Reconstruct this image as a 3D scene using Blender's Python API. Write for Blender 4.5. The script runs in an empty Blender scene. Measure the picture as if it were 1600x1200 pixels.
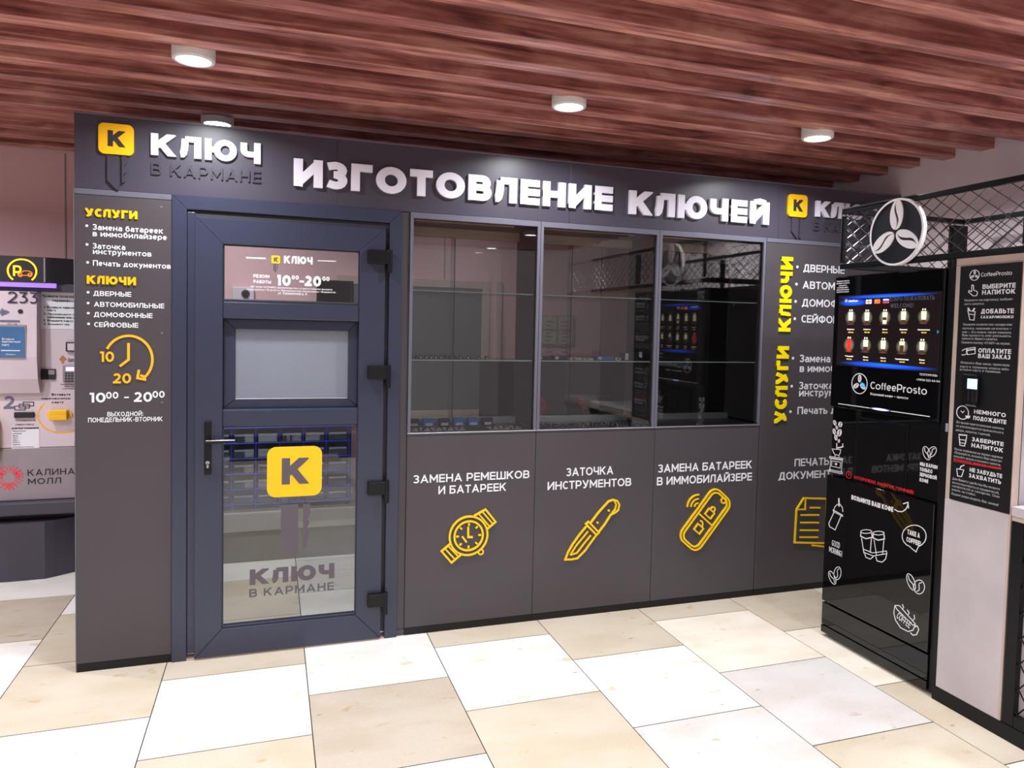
import bpy, bmesh, math, random
from mathutils import Vector, Matrix
random.seed(7)
SC = bpy.context.scene
COL = SC.collection
PI = math.pi

# ------------------------------------------------------------------ camera, world, exposure
CAM = Vector((0.8066505, -3.6177122, 1.5655404))
F, PX, PY = 1143.47, 812.12, 564.76
RIGHT = Vector((0.9470778, -0.3202235, 0.0223725)); FWD = Vector((0.3209388, 0.9459884, -0.0458728))
RIGHT = (RIGHT - FWD*RIGHT.dot(FWD)/FWD.length_squared).normalized(); FWD.normalize()
UP = RIGHT.cross(FWD)
cd = bpy.data.cameras.new('camera'); cam = bpy.data.objects.new('camera', cd); COL.objects.link(cam)
cd.sensor_width = 36; cd.lens = F*36/1600; cd.clip_start = 0.02
cd.shift_x = (800-PX)/1600; cd.shift_y = (PY-600)/1600
cam.matrix_world = Matrix(((RIGHT.x, UP.x, -FWD.x, CAM.x), (RIGHT.y, UP.y, -FWD.y, CAM.y), (RIGHT.z, UP.z, -FWD.z, CAM.z), (0, 0, 0, 1)))
SC.camera = cam
SC.view_settings.view_transform = 'Standard'; SC.view_settings.look = 'None'
SC.view_settings.exposure = 0.0; SC.view_settings.gamma = 1.0; SC.view_settings.use_curve_mapping = False
w = bpy.data.worlds.new('mall_light'); SC.world = w; w.use_nodes = True
w.node_tree.nodes['Background'].inputs[0].default_value = (1.0, 0.82, 0.85, 1)
w.node_tree.nodes['Background'].inputs[1].default_value = 0.45
LAMP_W = 18.5
LAMP_COL = (0.91, 0.95, 1.0)

def ray(px, py):
    return FWD + RIGHT*((px-PX)/F) - UP*((py-PY)/F)
def at(px, py, ax, val):
    "the point of the plane coordinate[ax] = val that the photograph shows at px, py"
    d = ray(px, py); return CAM + d*((val-CAM[ax])/d[ax])

# ------------------------------------------------------------------ materials
def lin(c):
    return tuple((v/255/12.92 if v/255 <= 0.04045 else ((v/255+0.055)/1.055)**2.4) for v in c) + (1,)
MATS = {}
def mat(name, rgb, rough=0.5, metal=0.0, emit=0.0, var=0.06, scale=8.0, bump=0.0, coat=0.0, spec=0.5, stretch=(1, 1, 1), ecol=None):
    m = bpy.data.materials.new(name); m.use_nodes = True; MATS[name] = m
    nt = m.node_tree; b = nt.nodes['Principled BSDF']
    b.inputs['Roughness'].default_value = rough; b.inputs['Metallic'].default_value = metal
    b.inputs['Specular IOR Level'].default_value = spec; b.inputs['Coat Weight'].default_value = coat
    c = lin(rgb)
    tc = nt.nodes.new('ShaderNodeTexCoord'); mp = nt.nodes.new('ShaderNodeMapping'); mp.inputs['Scale'].default_value = stretch
    nz = nt.nodes.new('ShaderNodeTexNoise'); nz.inputs['Scale'].default_value = scale; nz.inputs['Detail'].default_value = 6
    nt.links.new(tc.outputs['Object'], mp.inputs[0]); nt.links.new(mp.outputs[0], nz.inputs['Vector'])
    rp = nt.nodes.new('ShaderNodeValToRGB')
    rp.color_ramp.elements[0].position = 0.3; rp.color_ramp.elements[1].position = 0.7
    rp.color_ramp.elements[0].color = tuple(max(0, v*(1-var)) for v in c[:3])+(1,)
    rp.color_ramp.elements[1].color = tuple(min(1, v*(1+var)) for v in c[:3])+(1,)
    nt.links.new(nz.outputs['Fac'], rp.inputs[0]); nt.links.new(rp.outputs[0], b.inputs['Base Color'])
    if bump:
        bp = nt.nodes.new('ShaderNodeBump'); bp.inputs['Strength'].default_value = bump; bp.inputs['Distance'].default_value = 0.002
        nt.links.new(nz.outputs['Fac'], bp.inputs['Height']); nt.links.new(bp.outputs[0], b.inputs['Normal'])
    if emit:
        b.inputs['Emission Color'].default_value = lin(ecol or rgb); b.inputs['Emission Strength'].default_value = emit
    return m

def glass(name, tint=(0.93, 0.95, 0.94), refl=1.0, haze=0.0, hazecol=(150, 150, 155)):
    "thin pane: lets light through, mirrors by Fresnel"
    m = bpy.data.materials.new(name); m.use_nodes = True; MATS[name] = m; nt = m.node_tree
    for n in list(nt.nodes):
        if n.type != 'OUTPUT_MATERIAL': nt.nodes.remove(n)
    out = nt.nodes['Material Output']
    tr = nt.nodes.new('ShaderNodeBsdfTransparent'); tr.inputs[0].default_value = tint+(1,)
    gl = nt.nodes.new('ShaderNodeBsdfGlossy'); gl.inputs['Roughness'].default_value = 0.01
    fr = nt.nodes.new('ShaderNodeFresnel'); fr.inputs[0].default_value = 1.5
    nz = nt.nodes.new('ShaderNodeTexNoise'); nz.inputs['Scale'].default_value = 3
    mu = nt.nodes.new('ShaderNodeMath'); mu.operation = 'MULTIPLY'; mu.inputs[1].default_value = refl; mu.use_clamp = True
    nt.links.new(fr.outputs[0], mu.inputs[0])
    mx = nt.nodes.new('ShaderNodeMixShader'); nt.links.new(mu.outputs[0], mx.inputs[0])
    nt.links.new(tr.outputs[0], mx.inputs[1]); nt.links.new(gl.outputs[0], mx.inputs[2])
    last = mx
    if haze:
        df = nt.nodes.new('ShaderNodeBsdfTranslucent'); df.inputs[0].default_value = lin(hazecol)
        d2 = nt.nodes.new('ShaderNodeBsdfDiffuse'); d2.inputs[0].default_value = lin(hazecol)
        ad = nt.nodes.new('ShaderNodeMixShader'); ad.inputs[0].default_value = 0.5
        nt.links.new(df.outputs[0], ad.inputs[1]); nt.links.new(d2.outputs[0], ad.inputs[2])
        m2 = nt.nodes.new('ShaderNodeMixShader'); m2.inputs[0].default_value = haze
        nt.links.new(mx.outputs[0], m2.inputs[1]); nt.links.new(ad.outputs[0], m2.inputs[2]); last = m2
    nt.links.new(last.outputs[0], out.inputs[0])
    return m

def wood(name, dark, mid, light):
    m = bpy.data.materials.new(name); m.use_nodes = True; MATS[name] = m; nt = m.node_tree; b = nt.nodes['Principled BSDF']
    tc = nt.nodes.new('ShaderNodeTexCoord'); oi = nt.nodes.new('ShaderNodeObjectInfo')
    ad = nt.nodes.new('ShaderNodeVectorMath'); ad.operation = 'ADD'
    sc = nt.nodes.new('ShaderNodeVectorMath'); sc.operation = 'SCALE'; sc.inputs[0].default_value = (37, 11, 5)
    nt.links.new(oi.outputs['Random'], sc.inputs['Scale']); nt.links.new(tc.outputs['Object'], ad.inputs[0]); nt.links.new(sc.outputs[0], ad.inputs[1])
    mp = nt.nodes.new('ShaderNodeMapping'); mp.inputs['Scale'].default_value = (1.2, 26, 26); nt.links.new(ad.outputs[0], mp.inputs[0])
    n1 = nt.nodes.new('ShaderNodeTexNoise'); n1.inputs['Scale'].default_value = 1.6; n1.inputs['Detail'].default_value = 8; n1.inputs['Distortion'].default_value = 0.7
    nt.links.new(mp.outputs[0], n1.inputs['Vector'])
    mp2 = nt.nodes.new('ShaderNodeMapping'); mp2.inputs['Scale'].default_value = (2.2, 7, 7); nt.links.new(ad.outputs[0], mp2.inputs[0])
    n2 = nt.nodes.new('ShaderNodeTexNoise'); n2.inputs['Scale'].default_value = 1.2; n2.inputs['Detail'].default_value = 4; n2.inputs['Distortion'].default_value = 1.5
    nt.links.new(mp2.outputs[0], n2.inputs['Vector'])
    mx = nt.nodes.new('ShaderNodeMath'); mx.operation = 'MULTIPLY_ADD'; mx.inputs[1].default_value = 0.6
    m3 = nt.nodes.new('ShaderNodeMath'); m3.operation = 'MULTIPLY'; m3.inputs[1].default_value = 0.4
    nt.links.new(n2.outputs['Fac'], m3.inputs[0]); nt.links.new(n1.outputs['Fac'], mx.inputs[0]); nt.links.new(m3.outputs[0], mx.inputs[2])
    rp = nt.nodes.new('ShaderNodeValToRGB'); e = rp.color_ramp.elements
    e[0].position = 0.36; e[0].color = lin(dark); e[1].position = 0.62; e[1].color = lin(light)
    k = e.new(0.49); k.color = lin(mid)
    nt.links.new(mx.outputs[0], rp.inputs[0]); nt.links.new(rp.outputs[0], b.inputs['Base Color'])
    bp = nt.nodes.new('ShaderNodeBump'); bp.inputs['Strength'].default_value = 0.35; bp.inputs['Distance'].default_value = 0.003
    nt.links.new(n1.outputs['Fac'], bp.inputs['Height']); nt.links.new(bp.outputs[0], b.inputs['Normal'])
    b.inputs['Roughness'].default_value = 0.55
    b.inputs['Roughness'].default_value = 0.45; b.inputs['Coat Weight'].default_value = 0.3; b.inputs['Coat Roughness'].default_value = 0.25
    return m

def stone(name):
    m = bpy.data.materials.new(name); m.use_nodes = True; MATS[name] = m; nt = m.node_tree; b = nt.nodes['Principled BSDF']
    tc = nt.nodes.new('ShaderNodeTexCoord'); oi = nt.nodes.new('ShaderNodeObjectInfo')
    sc = nt.nodes.new('ShaderNodeVectorMath'); sc.operation = 'SCALE'; sc.inputs[0].default_value = (53, 29, 17)
    ad = nt.nodes.new('ShaderNodeVectorMath'); ad.operation = 'ADD'
    nt.links.new(oi.outputs['Random'], sc.inputs['Scale']); nt.links.new(tc.outputs['Object'], ad.inputs[0]); nt.links.new(sc.outputs[0], ad.inputs[1])
    def noise(scale, det, st=(1, 1, 1)):
        mp = nt.nodes.new('ShaderNodeMapping'); mp.inputs['Scale'].default_value = st; nt.links.new(ad.outputs[0], mp.inputs[0])
        n = nt.nodes.new('ShaderNodeTexNoise'); n.inputs['Scale'].default_value = scale; n.inputs['Detail'].default_value = det
        nt.links.new(mp.outputs[0], n.inputs['Vector']); return n
    def ramp(src, p0, c0, p1, c1):
        r = nt.nodes.new('ShaderNodeValToRGB'); e = r.color_ramp.elements
        e[0].position = p0; e[0].color = c0; e[1].position = p1; e[1].color = c1
        nt.links.new(src.outputs['Fac'], r.inputs[0]); return r
    def mul(a, bb, fac=1.0):
        x = nt.nodes.new('ShaderNodeMix'); x.data_type = 'RGBA'; x.blend_type = 'MULTIPLY'; x.inputs[0].default_value = fac
        nt.links.new(a, x.inputs[6]); nt.links.new(bb, x.inputs[7]); return x.outputs[2]
    cloud = ramp(noise(3.2, 9, (1, 1.7, 1)), 0.38, (0.92, 0.885, 0.84, 1), 0.58, (1, 1, 1, 1))
    fine = ramp(noise(140, 4), 0.3, (0.95, 0.93, 0.91, 1), 0.6, (1, 1, 1, 1))
    pits = ramp(noise(22, 4, (0.6, 1.5, 1)), 0.235, (0.55, 0.45, 0.36, 1), 0.28, (1, 1, 1, 1))
    rust = ramp(noise(9, 4, (0.8, 1.5, 1)), 0.28, (0.86, 0.74, 0.58, 1), 0.34, (1, 1, 1, 1))
    c = mul(oi.outputs['Color'], cloud.outputs[0]); c = mul(c, fine.outputs[0]); c = mul(c, pits.outputs[0]); c = mul(c, rust.outputs[0])
    nt.links.new(c, b.inputs['Base Color'])
    bp = nt.nodes.new('ShaderNodeBump'); bp.inputs['Strength'].default_value = 0.15; bp.inputs['Distance'].default_value = 0.001
    nt.links.new(pits.outputs[0], bp.inputs['Height']); nt.links.new(bp.outputs[0], b.inputs['Normal'])
    b.inputs['Roughness'].default_value = 0.38; b.inputs['Specular IOR Level'].default_value = 0.35
    return m

M_BEAM = wood('beam wood', (106, 56, 54), (166, 98, 88), (208, 146, 130))
M_STONE = stone('limestone')
M_GROUT = mat('grout', (58, 55, 54), 0.9)
M_CEIL = mat('ceiling paint', (60, 38, 36), 0.9)
M_PLASTER = mat('pinkish plaster', (226, 182, 184), 0.85, var=0.03, scale=3, bump=0.05)
M_WHITEWALL = mat('pale plaster', (238, 222, 225), 0.85, var=0.03, scale=3, bump=0.05)
M_PANEL = mat('anthracite laminate', (72, 66, 70), 0.42, var=0.04, scale=3, bump=0.02, spec=0.4)
M_FASCIA = mat('fascia laminate', (66, 61, 73), 0.34, var=0.04, scale=3, spec=0.5)
M_EDGE = mat('grey edge profile', (98, 96, 108), 0.35, var=0.03)
M_KICK = mat('black kick strip', (20, 19, 20), 0.5, spec=0.3)
M_PVC = mat('anthracite door profile', (49, 53, 72), 0.28, var=0.06, scale=220, bump=0.25, spec=0.5)
M_PVCDARK = mat('dark door rebate', (44, 44, 52), 0.5)
M_HINGE = mat('black hinge metal', (15, 14, 16), 0.4, spec=0.3)
M_CHROME = mat('brushed handle steel', (190, 190, 195), 0.25, metal=1.0)
M_WHITE = mat('white acrylic', (226, 221, 233), 0.4, var=0.02)
M_PURE = mat('pure white acrylic', (250, 249, 252), 0.45, var=0.01)
M_PRINT = mat('white print', (232, 230, 236), 0.6, var=0.02)
M_YELLOW = mat('yellow acrylic', (250, 190, 8), 0.4, var=0.03)
M_LEMON = mat('lemon acrylic', (255, 226, 0), 0.4, var=0.03)
M_ICON = mat('icon yellow acrylic', (244, 200, 16), 0.4, var=0.03)
M_YELLOWF = mat('yellow film', (255, 196, 0), 0.5, var=0.02)
M_YPRINT = mat('amber print', (250, 180, 20), 0.6, var=0.02)
M_DARKL = mat('dark raised acrylic', (62, 58, 70), 0.3, var=0.03, spec=0.6)
M_LETDARK = mat('charcoal letter', (48, 42, 46), 0.5, var=0.03)
M_FILM = mat('grey vinyl film', (88, 80, 88), 0.6, var=0.02)
M_GLASS = glass('window glass', refl=1.3)
M_GLASSIN = glass('rear glass', tint=(0.88, 0.89, 0.9), refl=1.0)
M_SHELF = glass('shelf glass', tint=(0.9, 0.95, 0.93), refl=0.6)
M_FROST = glass('frosted glass', refl=0.6, haze=0.9, hazecol=(170, 175, 186))
M_SHEDGE = mat('polished glass edge', (176, 192, 192), 0.15, var=0.05, spec=0.8)
M_ALU = mat('brushed aluminium', (190, 196, 204), 0.35, metal=0.8, var=0.04)
M_BLACK = mat('black lacquer', (8, 8, 10), 0.04, var=0.05, spec=0.5)
M_BLACKM = mat('black powder coat', (14, 14, 17), 0.38, var=0.08, spec=0.25)
M_BLACKP = mat('black printed panel', (15, 14, 16), 0.55, var=0.05, spec=0.25)
M_DRAW = mat('white drawing film', (225, 222, 224), 0.6, var=0.02)
M_TXT2 = mat('grey small print', (158, 154, 156), 0.6, var=0.02)
M_RED = mat('red print', (214, 32, 36), 0.6, var=0.02)
M_CONC = mat('pale concrete laminate', (188, 178, 180), 0.55, var=0.09, scale=5)
M_BEIGE = mat('beige edging', (190, 168, 156), 0.5)
M_MARBLE = mat('grey marble laminate', (182, 174, 178), 0.4, var=0.22, scale=4, stretch=(1, 1, 1.6))
M_LAMP = mat('lamp diffuser', (255, 255, 255), 0.5, emit=14.0, ecol=(250, 250, 255))
M_LAMPB = mat('white lamp housing', (216, 210, 206), 0.45, var=0.02)
M_TERM = mat('white terminal shell', (214, 196, 204), 0.45, var=0.02)
M_TERMG = mat('grey terminal shell', (150, 138, 144), 0.5, var=0.03)
M_TERMD = mat('dark terminal shell', (66, 60, 74), 0.45, var=0.05)
M_TERMB = mat('black terminal shell', (40, 37, 44), 0.4, var=0.05)
M_NAVY = mat('dark blue print', (38, 36, 66), 0.6)
M_GREYP = mat('grey print', (112, 106, 128), 0.6)
M_BLKP = mat('black print', (30, 26, 32), 0.6)
M_REDDOT = mat('coral print', (226, 74, 84), 0.6)

# ------------------------------------------------------------------ mesh building
class MB:
    def __init__(self): self.v = []; self.f = []; self.mi = []; self.smooth = []
    def add(self, vs, fs, mi=0, smooth=False):
        n = len(self.v); self.v += [tuple(p) for p in vs]
        for q in fs: self.f.append(tuple(i+n for i in q)); self.mi.append(mi); self.smooth.append(smooth)
    def box(self, x0, x1, y0, y1, z0, z1, bev=0.0, mi=0):
        x0, x1 = sorted((x0, x1)); y0, y1 = sorted((y0, y1)); z0, z1 = sorted((z0, z1))
        if bev:
            bm = bmesh.new(); bmesh.ops.create_cube(bm, size=1)
            for q in bm.verts: q.co = Vector(((x0+x1)/2+q.co.x*(x1-x0), (y0+y1)/2+q.co.y*(y1-y0), (z0+z1)/2+q.co.z*(z1-z0)))
            bmesh.ops.bevel(bm, geom=list(bm.edges), offset=min(bev, 0.45*min(x1-x0, y1-y0, z1-z0)), segments=2, affect='EDGES', profile=0.5)
            bm.verts.index_update()
            self.add([q.co for q in bm.verts], [[q.index for q in f.verts] for f in bm.faces], mi); bm.free(); return self
        self.add([(x0, y0, z0), (x1, y0, z0), (x1, y1, z0), (x0, y1, z0), (x0, y0, z1), (x1, y0, z1), (x1, y1, z1), (x0, y1, z1)],
                 [(3, 2, 1, 0), (4, 5, 6, 7), (0, 1, 5, 4), (1, 2, 6, 5), (2, 3, 7, 6), (3, 0, 4, 7)], mi); return self
    def prism(self, poly, M, d0, d1, mi=0):
        "poly: 2-D outline on plane M, extruded from depth d0 to d1 (d grows towards the viewer)"
        n = len(poly)
        self.add([M(p[0], p[1], d1) for p in poly], [tuple(range(n))], mi)
        if d1 != d0:
            vs = [M(p[0], p[1], d0) for p in poly]+[M(p[0], p[1], d1) for p in poly]
            self.add(vs, [(i, (i+1) % n, n+(i+1) % n, n+i) for i in range(n)]+[tuple(range(n-1, -1, -1))], mi)
        return self
    def tube(self, a, b, r, n=8, mi=0, r2=None):
        a, b = Vector(a), Vector(b); d = (b-a).normalized(); x = d.orthogonal().normalized(); y = d.cross(x); r2 = r if r2 is None else r2
        vs = [a+(x*math.cos(t)+y*math.sin(t))*r for t in [2*PI*i/n for i in range(n)]]+[b+(x*math.cos(t)+y*math.sin(t))*r2 for t in [2*PI*i/n for i in range(n)]]
        self.add(vs, [(i, (i+1) % n, n+(i+1) % n, n+i) for i in range(n)], mi, n > 6)
        self.add(vs, [tuple(range(n-1, -1, -1)), tuple(range(n, 2*n))], mi); return self
    def lathe(self, prof, c, n=32, mi=0):
        vs = []; fs = []
        for r, z in prof: vs += [(c[0]+r*math.cos(2*PI*i/n), c[1]+r*math.sin(2*PI*i/n), c[2]+z) for i in range(n)]
        for k in range(len(prof)-1): fs += [(k*n+i, k*n+(i+1) % n, (k+1)*n+(i+1) % n, (k+1)*n+i) for i in range(n)]
        self.add(vs, fs, mi, True); return self
    def obj(self, name, m, parent=None, loc=None):
        me = bpy.data.meshes.new(name)
        L = Vector(loc) if loc is not None else Vector((0, 0, 0))
        me.from_pydata([Vector(p)-L for p in self.v], [], self.f)
        for x in (m if isinstance(m, (list, tuple)) else [m]): me.materials.append(x)
        for p, i, s in zip(me.polygons, self.mi, self.smooth): p.material_index = i; p.use_smooth = s
        bm = bmesh.new(); bm.from_mesh(me); bmesh.ops.recalc_face_normals(bm, faces=bm.faces); bm.to_mesh(me); bm.free()
        o = bpy.data.objects.new(name, me); COL.objects.link(o)
        if loc is not None: o.location = L
        if parent is not None:
            o.parent = parent
            o.matrix_parent_inverse = Matrix.Translation(-wloc(parent))
        return o
def wloc(o):
    t = Vector((0, 0, 0))
    while o is not None:
        t = t + o.location + (o.matrix_parent_inverse.translation if o.parent else Vector((0, 0, 0))); o = o.parent
    return t
def box(name, m, parent, x0, x1, y0, y1, z0, z1, bev=0.0, loc=None): return MB().box(x0, x1, y0, y1, z0, z1, bev).obj(name, m, parent, loc)
def thing(name, label, cat, loc=(0, 0, 0), group=None):
    o = bpy.data.objects.new(name, None); COL.objects.link(o); o.location = loc; o.empty_display_size = 0.1
    return tag(o, label, cat, group)
def tag(o, label, cat, group=None):
    o['label'] = label; o['category'] = cat
    if group: o['group'] = group
    return o
def struct(o): o['kind'] = 'structure'; return o
def copy_tree(o, delta, parent=None):
    c = o.copy(); COL.objects.link(c)
    if parent is None: c.location = o.location + Vector(delta)
    else: c.parent = parent; c.matrix_parent_inverse = o.matrix_parent_inverse.copy()
    for ch in o.children: copy_tree(ch, delta, c)
    return c

# ------------------------------------------------------------------ planes for print and signs
class Plane:
    "a vertical face: u runs to the viewer's right, v up, d towards the viewer"
    def __init__(s, ax, val): s.ax, s.val = ax, val
    def M(s, u, v, d=0.0):
        return (u, s.val-d, v) if s.ax == 1 else (s.val-d, -u, v)
    def uv(s, px, py):
        p = at(px, py, s.ax, s.val); return (p.x, p.z) if s.ax == 1 else (-p.y, p.z)
FAC = Plane(1, 0.0)

def ribbon(pts, wd, closed=False, e0=0.0, e1=0.0):
    "strip of quads along a polyline, mitred"
    pts = [Vector(p) for p in pts]
    if not closed:
        d = (pts[1]-pts[0]).normalized(); pts[0] = pts[0]-d*e0
        d = (pts[-1]-pts[-2]).normalized(); pts[-1] = pts[-1]+d*e1
    n = len(pts); L = []; R = []
    for i in range(n):
        a = pts[(i-1) % n] if (closed or i > 0) else None
        b = pts[(i+1) % n] if (closed or i < n-1) else None
        d1 = (pts[i]-a).normalized() if a is not None else None
        d2 = (b-pts[i]).normalized() if b is not None else None
        if d1 is None: d1 = d2
        if d2 is None: d2 = d1
        n1 = Vector((-d1.y, d1.x)); n2 = Vector((-d2.y, d2.x)); mm = n1+n2
        if mm.length < 1e-6: mm = n1
        mm.normalize(); k = 1/max(0.42, mm.dot(n1)); L.append(pts[i]+mm*(wd/2*k)); R.append(pts[i]-mm*(wd/2*k))
    m = n if closed else n-1
    return [[R[i], R[(i+1) % n], L[(i+1) % n], L[i]] for i in range(m)]
def clip(poly, ax, lim, keep_less):
    out = []; n = len(poly)
    for i in range(n):
        a, b = poly[i], poly[(i+1) % n]
        ia = (a[ax] <= lim) if keep_less else (a[ax] >= lim); ib = (b[ax] <= lim) if keep_less else (b[ax] >= lim)
        if ia: out.append(a)
        if ia != ib:
            t = (lim-a[ax])/(b[ax]-a[ax]); out.append(a+(b-a)*t)
    return out
def arc(cx, cy, rx, ry, a0, a1, n=10):
    return [(cx+rx*math.cos(math.radians(a0+(a1-a0)*i/n)), cy+ry*math.sin(math.radians(a0+(a1-a0)*i/n))) for i in range(n+1)]

# glyph: width, list of strokes; a stroke is (points, kind) with kind 's' straight (clipped to the box), 'a' arc / free, 'o' closed ring
def S(*p): return (list(p), 's')
def DG(*p): return (list(p), 'd')                             # diagonal: cut at cap and base line only
def A(p): return (p, 'a')
def bowl(y0, y1, xr, x0=0.0):
    h = (y1-y0)/2; xc = max(x0, xr-h*1.15)
    return A([(x0, y1), (xc, y1)]+arc(xc, (y0+y1)/2, xr-xc, h, 90, -90, 8)[1:-1]+[(xc, y0), (x0, y0)])
RING = (arc(.5, .5, .5, .5, 0, 360, 24)[:-1], 'o')
V0 = S((0, 0), (0, 1)); V1 = S((1, 0), (1, 1)); TOP = S((0, 1), (1, 1)); BOT = S((0, 0), (1, 0)); MID = S((0, .5), (1, .5))
G = {
 'А': (.84, [DG((0, 0), (.5, 1)), DG((1, 0), (.5, 1)), A([(.2, .27), (.8, .27)])]),
 'Б': (.74, [V0, S((0, 1), (.92, 1)), bowl(0, .57, 1)]),
 'В': (.76, [V0, bowl(0, .52, 1), bowl(.52, 1, .93)]),
 'Г': (.62, [V0, TOP]),
 'Д': (.92, [A([(.27, 1.0), (.86, 1.0)]), A([(.3, 1), (.26, .5), (.14, 0)]), S((.84, 0), (.84, 1)), BOT, A([(0, .0), (0, -.24)]), A([(1, .0), (1, -.24)])]),
 'Е': (.66, [V0, TOP, BOT, S((0, .5), (.88, .5))]),
 'Ж': (1.1, [S((.5, 0), (.5, 1)), DG((0, 1), (.46, .5)), DG((0, 0), (.36, .58)), DG((1, 1), (.54, .5)), DG((1, 0), (.64, .58))]),
 'З': (.68, [A([(.0, .93)]+arc(.5, .765, .47, .235, 115, -90, 9)[0:]+[(.36, .53)]), A([(.36, .53), (.5, .53)]+arc(.5, .265, .5, .265, 90, -118, 10)[1:]+[(0, .09)])]),
 'И': (.82, [V0, V1, S((0, 0), (1, 1))]),
 'Й': (.82, [V0, V1, S((0, 0), (1, 1)), A(arc(.5, 1.34, .25, .15, 180, 360, 8))]),
 'К': (.80, [V0, DG((.10, .40), (.86, 1)), DG((.38, .60), (.92, 0))]),
 'Л': (.84, [A([(-.02, .0), (.08, .01), (.16, .1), (.22, .35), (.25, .7), (.26, 1)]), A([(.26, 1), (1, 1)]), V1]),
 'М': (.94, [V0, V1, A([(0, 1.0), (.5, .28), (1, 1.0)])]),
 'Н': (.80, [V0, V1, MID]),
 'О': (.92, [RING]),
 'П': (.80, [V0, V1, TOP]),
 'Р': (.74, [V0, bowl(.34, 1, 1)]),
 'С': (.80, [A(arc(.5, .5, .5, .5, 48, 312, 20))]),
 'Т': (.70, [TOP, S((.5, 0), (.5, 1))]),
 'У': (.80, [S((0, 1), (.52, .3)), A([(1, 1.12), (.55, .2), (.42, .02), (.25, -.03), (.05, .03)])]),
 'Ф': (1.02, [(arc(.5, .5, .5, .4, 0, 360, 24)[:-1], 'o'), S((.5, 0), (.5, 1))]),
 'Х': (.78, [DG((0, 0), (1, 1)), DG((0, 1), (1, 0))]),
 'Ц': (.86, [V0, S((.86, 0), (.86, 1)), S((0, 0), (1, 0)), A([(1, 0), (1, -.22)])]),
 'Ч': (.74, [V1, A([(0, 1.12), (0, .72)]+arc(.34, .66, .34, .26, 180, 270, 7)+[(1, .4)])]),
 'Ш': (1.1, [V0, V1, S((.5, 0), (.5, 1)), BOT]),
 'Щ': (1.16, [V0, S((.9, 0), (.9, 1)), S((.45, 0), (.45, 1)), S((0, 0), (1, 0)), A([(1, 0), (1, -.22)])]),
 'Ы': (1.0, [V0, bowl(0, .57, .66), V1]),
 'Ь': (.72, [V0, bowl(0, .57, 1)]),
 'Э': (.76, [A(arc(.46, .5, .5, .5, 132, -132, 20)), A([(.3, .5), (.95, .5)])]),
 'Ю': (1.16, [V0, A([(0, .5), (.36, .5)]), (arc(.67, .5, .33, .5, 0, 360, 24)[:-1], 'o')]),
 'Я': (.76, [V1, A([(1-p[0], p[1]) for p in bowl(.36, 1, 1)[0]]), S((0, 0), (.5, .36))]),
 '0': (.76, [RING]), '1': (.44, [S((1, 0), (1, 1)), A([(1, 1.0), (.0, 1.0)])]),
 '2': (.68, [A([(.02, .84)]+arc(.48, .72, .48, .28, 150, -20, 10)[1:]+[(.82, .5), (.05, .0)]), BOT]),
 '3': (.68, [A([(.05, 1), (.92, 1), (.5, .6)]+arc(.45, .3, .53, .3, 80, -130, 10))]),
 '4': (.8, [A([(.62, 1.1), (0, .28), (1.06, .28)]), S((.72, 0), (.72, .6))]),
 '5': (.7, [A([(.92, 1), (.14, 1), (.1, .58), (.45, .6)]+arc(.45, .3, .53, .3, 80, -130, 10))]),
 '6': (.72, [(arc(.5, .32, .5, .32, 0, 360, 18)[:-1], 'o'), A([(.02, .38), (.1, .75), (.4, .98), (.85, .96)])]),
 '7': (.7, [TOP, S((.35, 0), (1, 1))]), '8': (.74, [(arc(.5, .26, .5, .26, 0, 360, 18)[:-1], 'o'), (arc(.5, .76, .42, .24, 0, 360, 18)[:-1], 'o')]),
 '9': (.72, [(arc(.5, .68, .5, .32, 0, 360, 18)[:-1], 'o'), A([(.98, .62), (.9, .25), (.6, .02), (.15, .04)])]),
 '-': (.44, [A([(-.1, .4), (1.1, .4)])]), '–': (.7, [A([(-.1, .42), (1.1, .42)])]), ':': (.24, [A([(.5, -.05), (.5, .15)]), A([(.5, .55), (.5, .75)])]),
 '.': (.22, [A([(.5, -.08), (.5, .1)])]), ',': (.24, [A([(.6, .1), (.4, -.2)])]), '!': (.26, [A([(.5, 1.1), (.5, .3)]), A([(.5, -.08), (.5, .1)])]),
 '+': (.6, [A([(0, .45), (1, .45)]), A([(.5, .1), (.5, .8)])]), '(': (.32, [A(arc(1.1, .5, 1, .65, 130, 230, 8))]), ')': (.32, [A(arc(-.1, .5, 1, .65, 50, -50, 8))]),
 '/': (.5, [A([(0, -.05), (1, 1.05)])]), '«': (.5, [A([(.4, .2), (0, .42), (.4, .64)]), A([(1, .2), (.6, .42), (1, .64)])]), '»': (.5, [A([(0, .2), (.4, .42), (0, .64)]), A([(.6, .2), (1, .42), (.6, .64)])]),
 '•': (.3, [A([(.5, .3), (.5, .6)])]),
 'D': (.82, [V0, bowl(0, 1, 1)]), 'F': (.66, [V0, TOP, S((0, .48), (.85, .48))]), 'G': (.86, [A(arc(.5, .5, .5, .5, 48, 330, 20)+[(1, .45)]), A([(.55, .45), (1.0, .45)])]),
 'I': (.2, [S((.5, 0), (.5, 1))]), 'L': (.62, [V0, BOT]), 'N': (.82, [V0, V1, S((0, 1), (1, 0))]), 'R': (.78, [V0, bowl(.38, 1, 1), S((.5, .38), (1, 0))]),
 'S': (.7, [A(arc(.5, .75, .48, .25, 40, 270, 10)+arc(.5, .25, .5, .25, 90, -140, 10)[1:])]), 'U': (.78, [A([(0, 1.1), (0, .4)]+arc(.5, .4, .5, .4, 180, 360, 10)+[(1, 1.1)])]),
 'W': (1.2, [S((0, 1), (.27, 0)), S((.5, 1), (.27, 0)), S((.5, 1), (.73, 0)), S((1, 1), (.73, 0))]),
}
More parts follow.
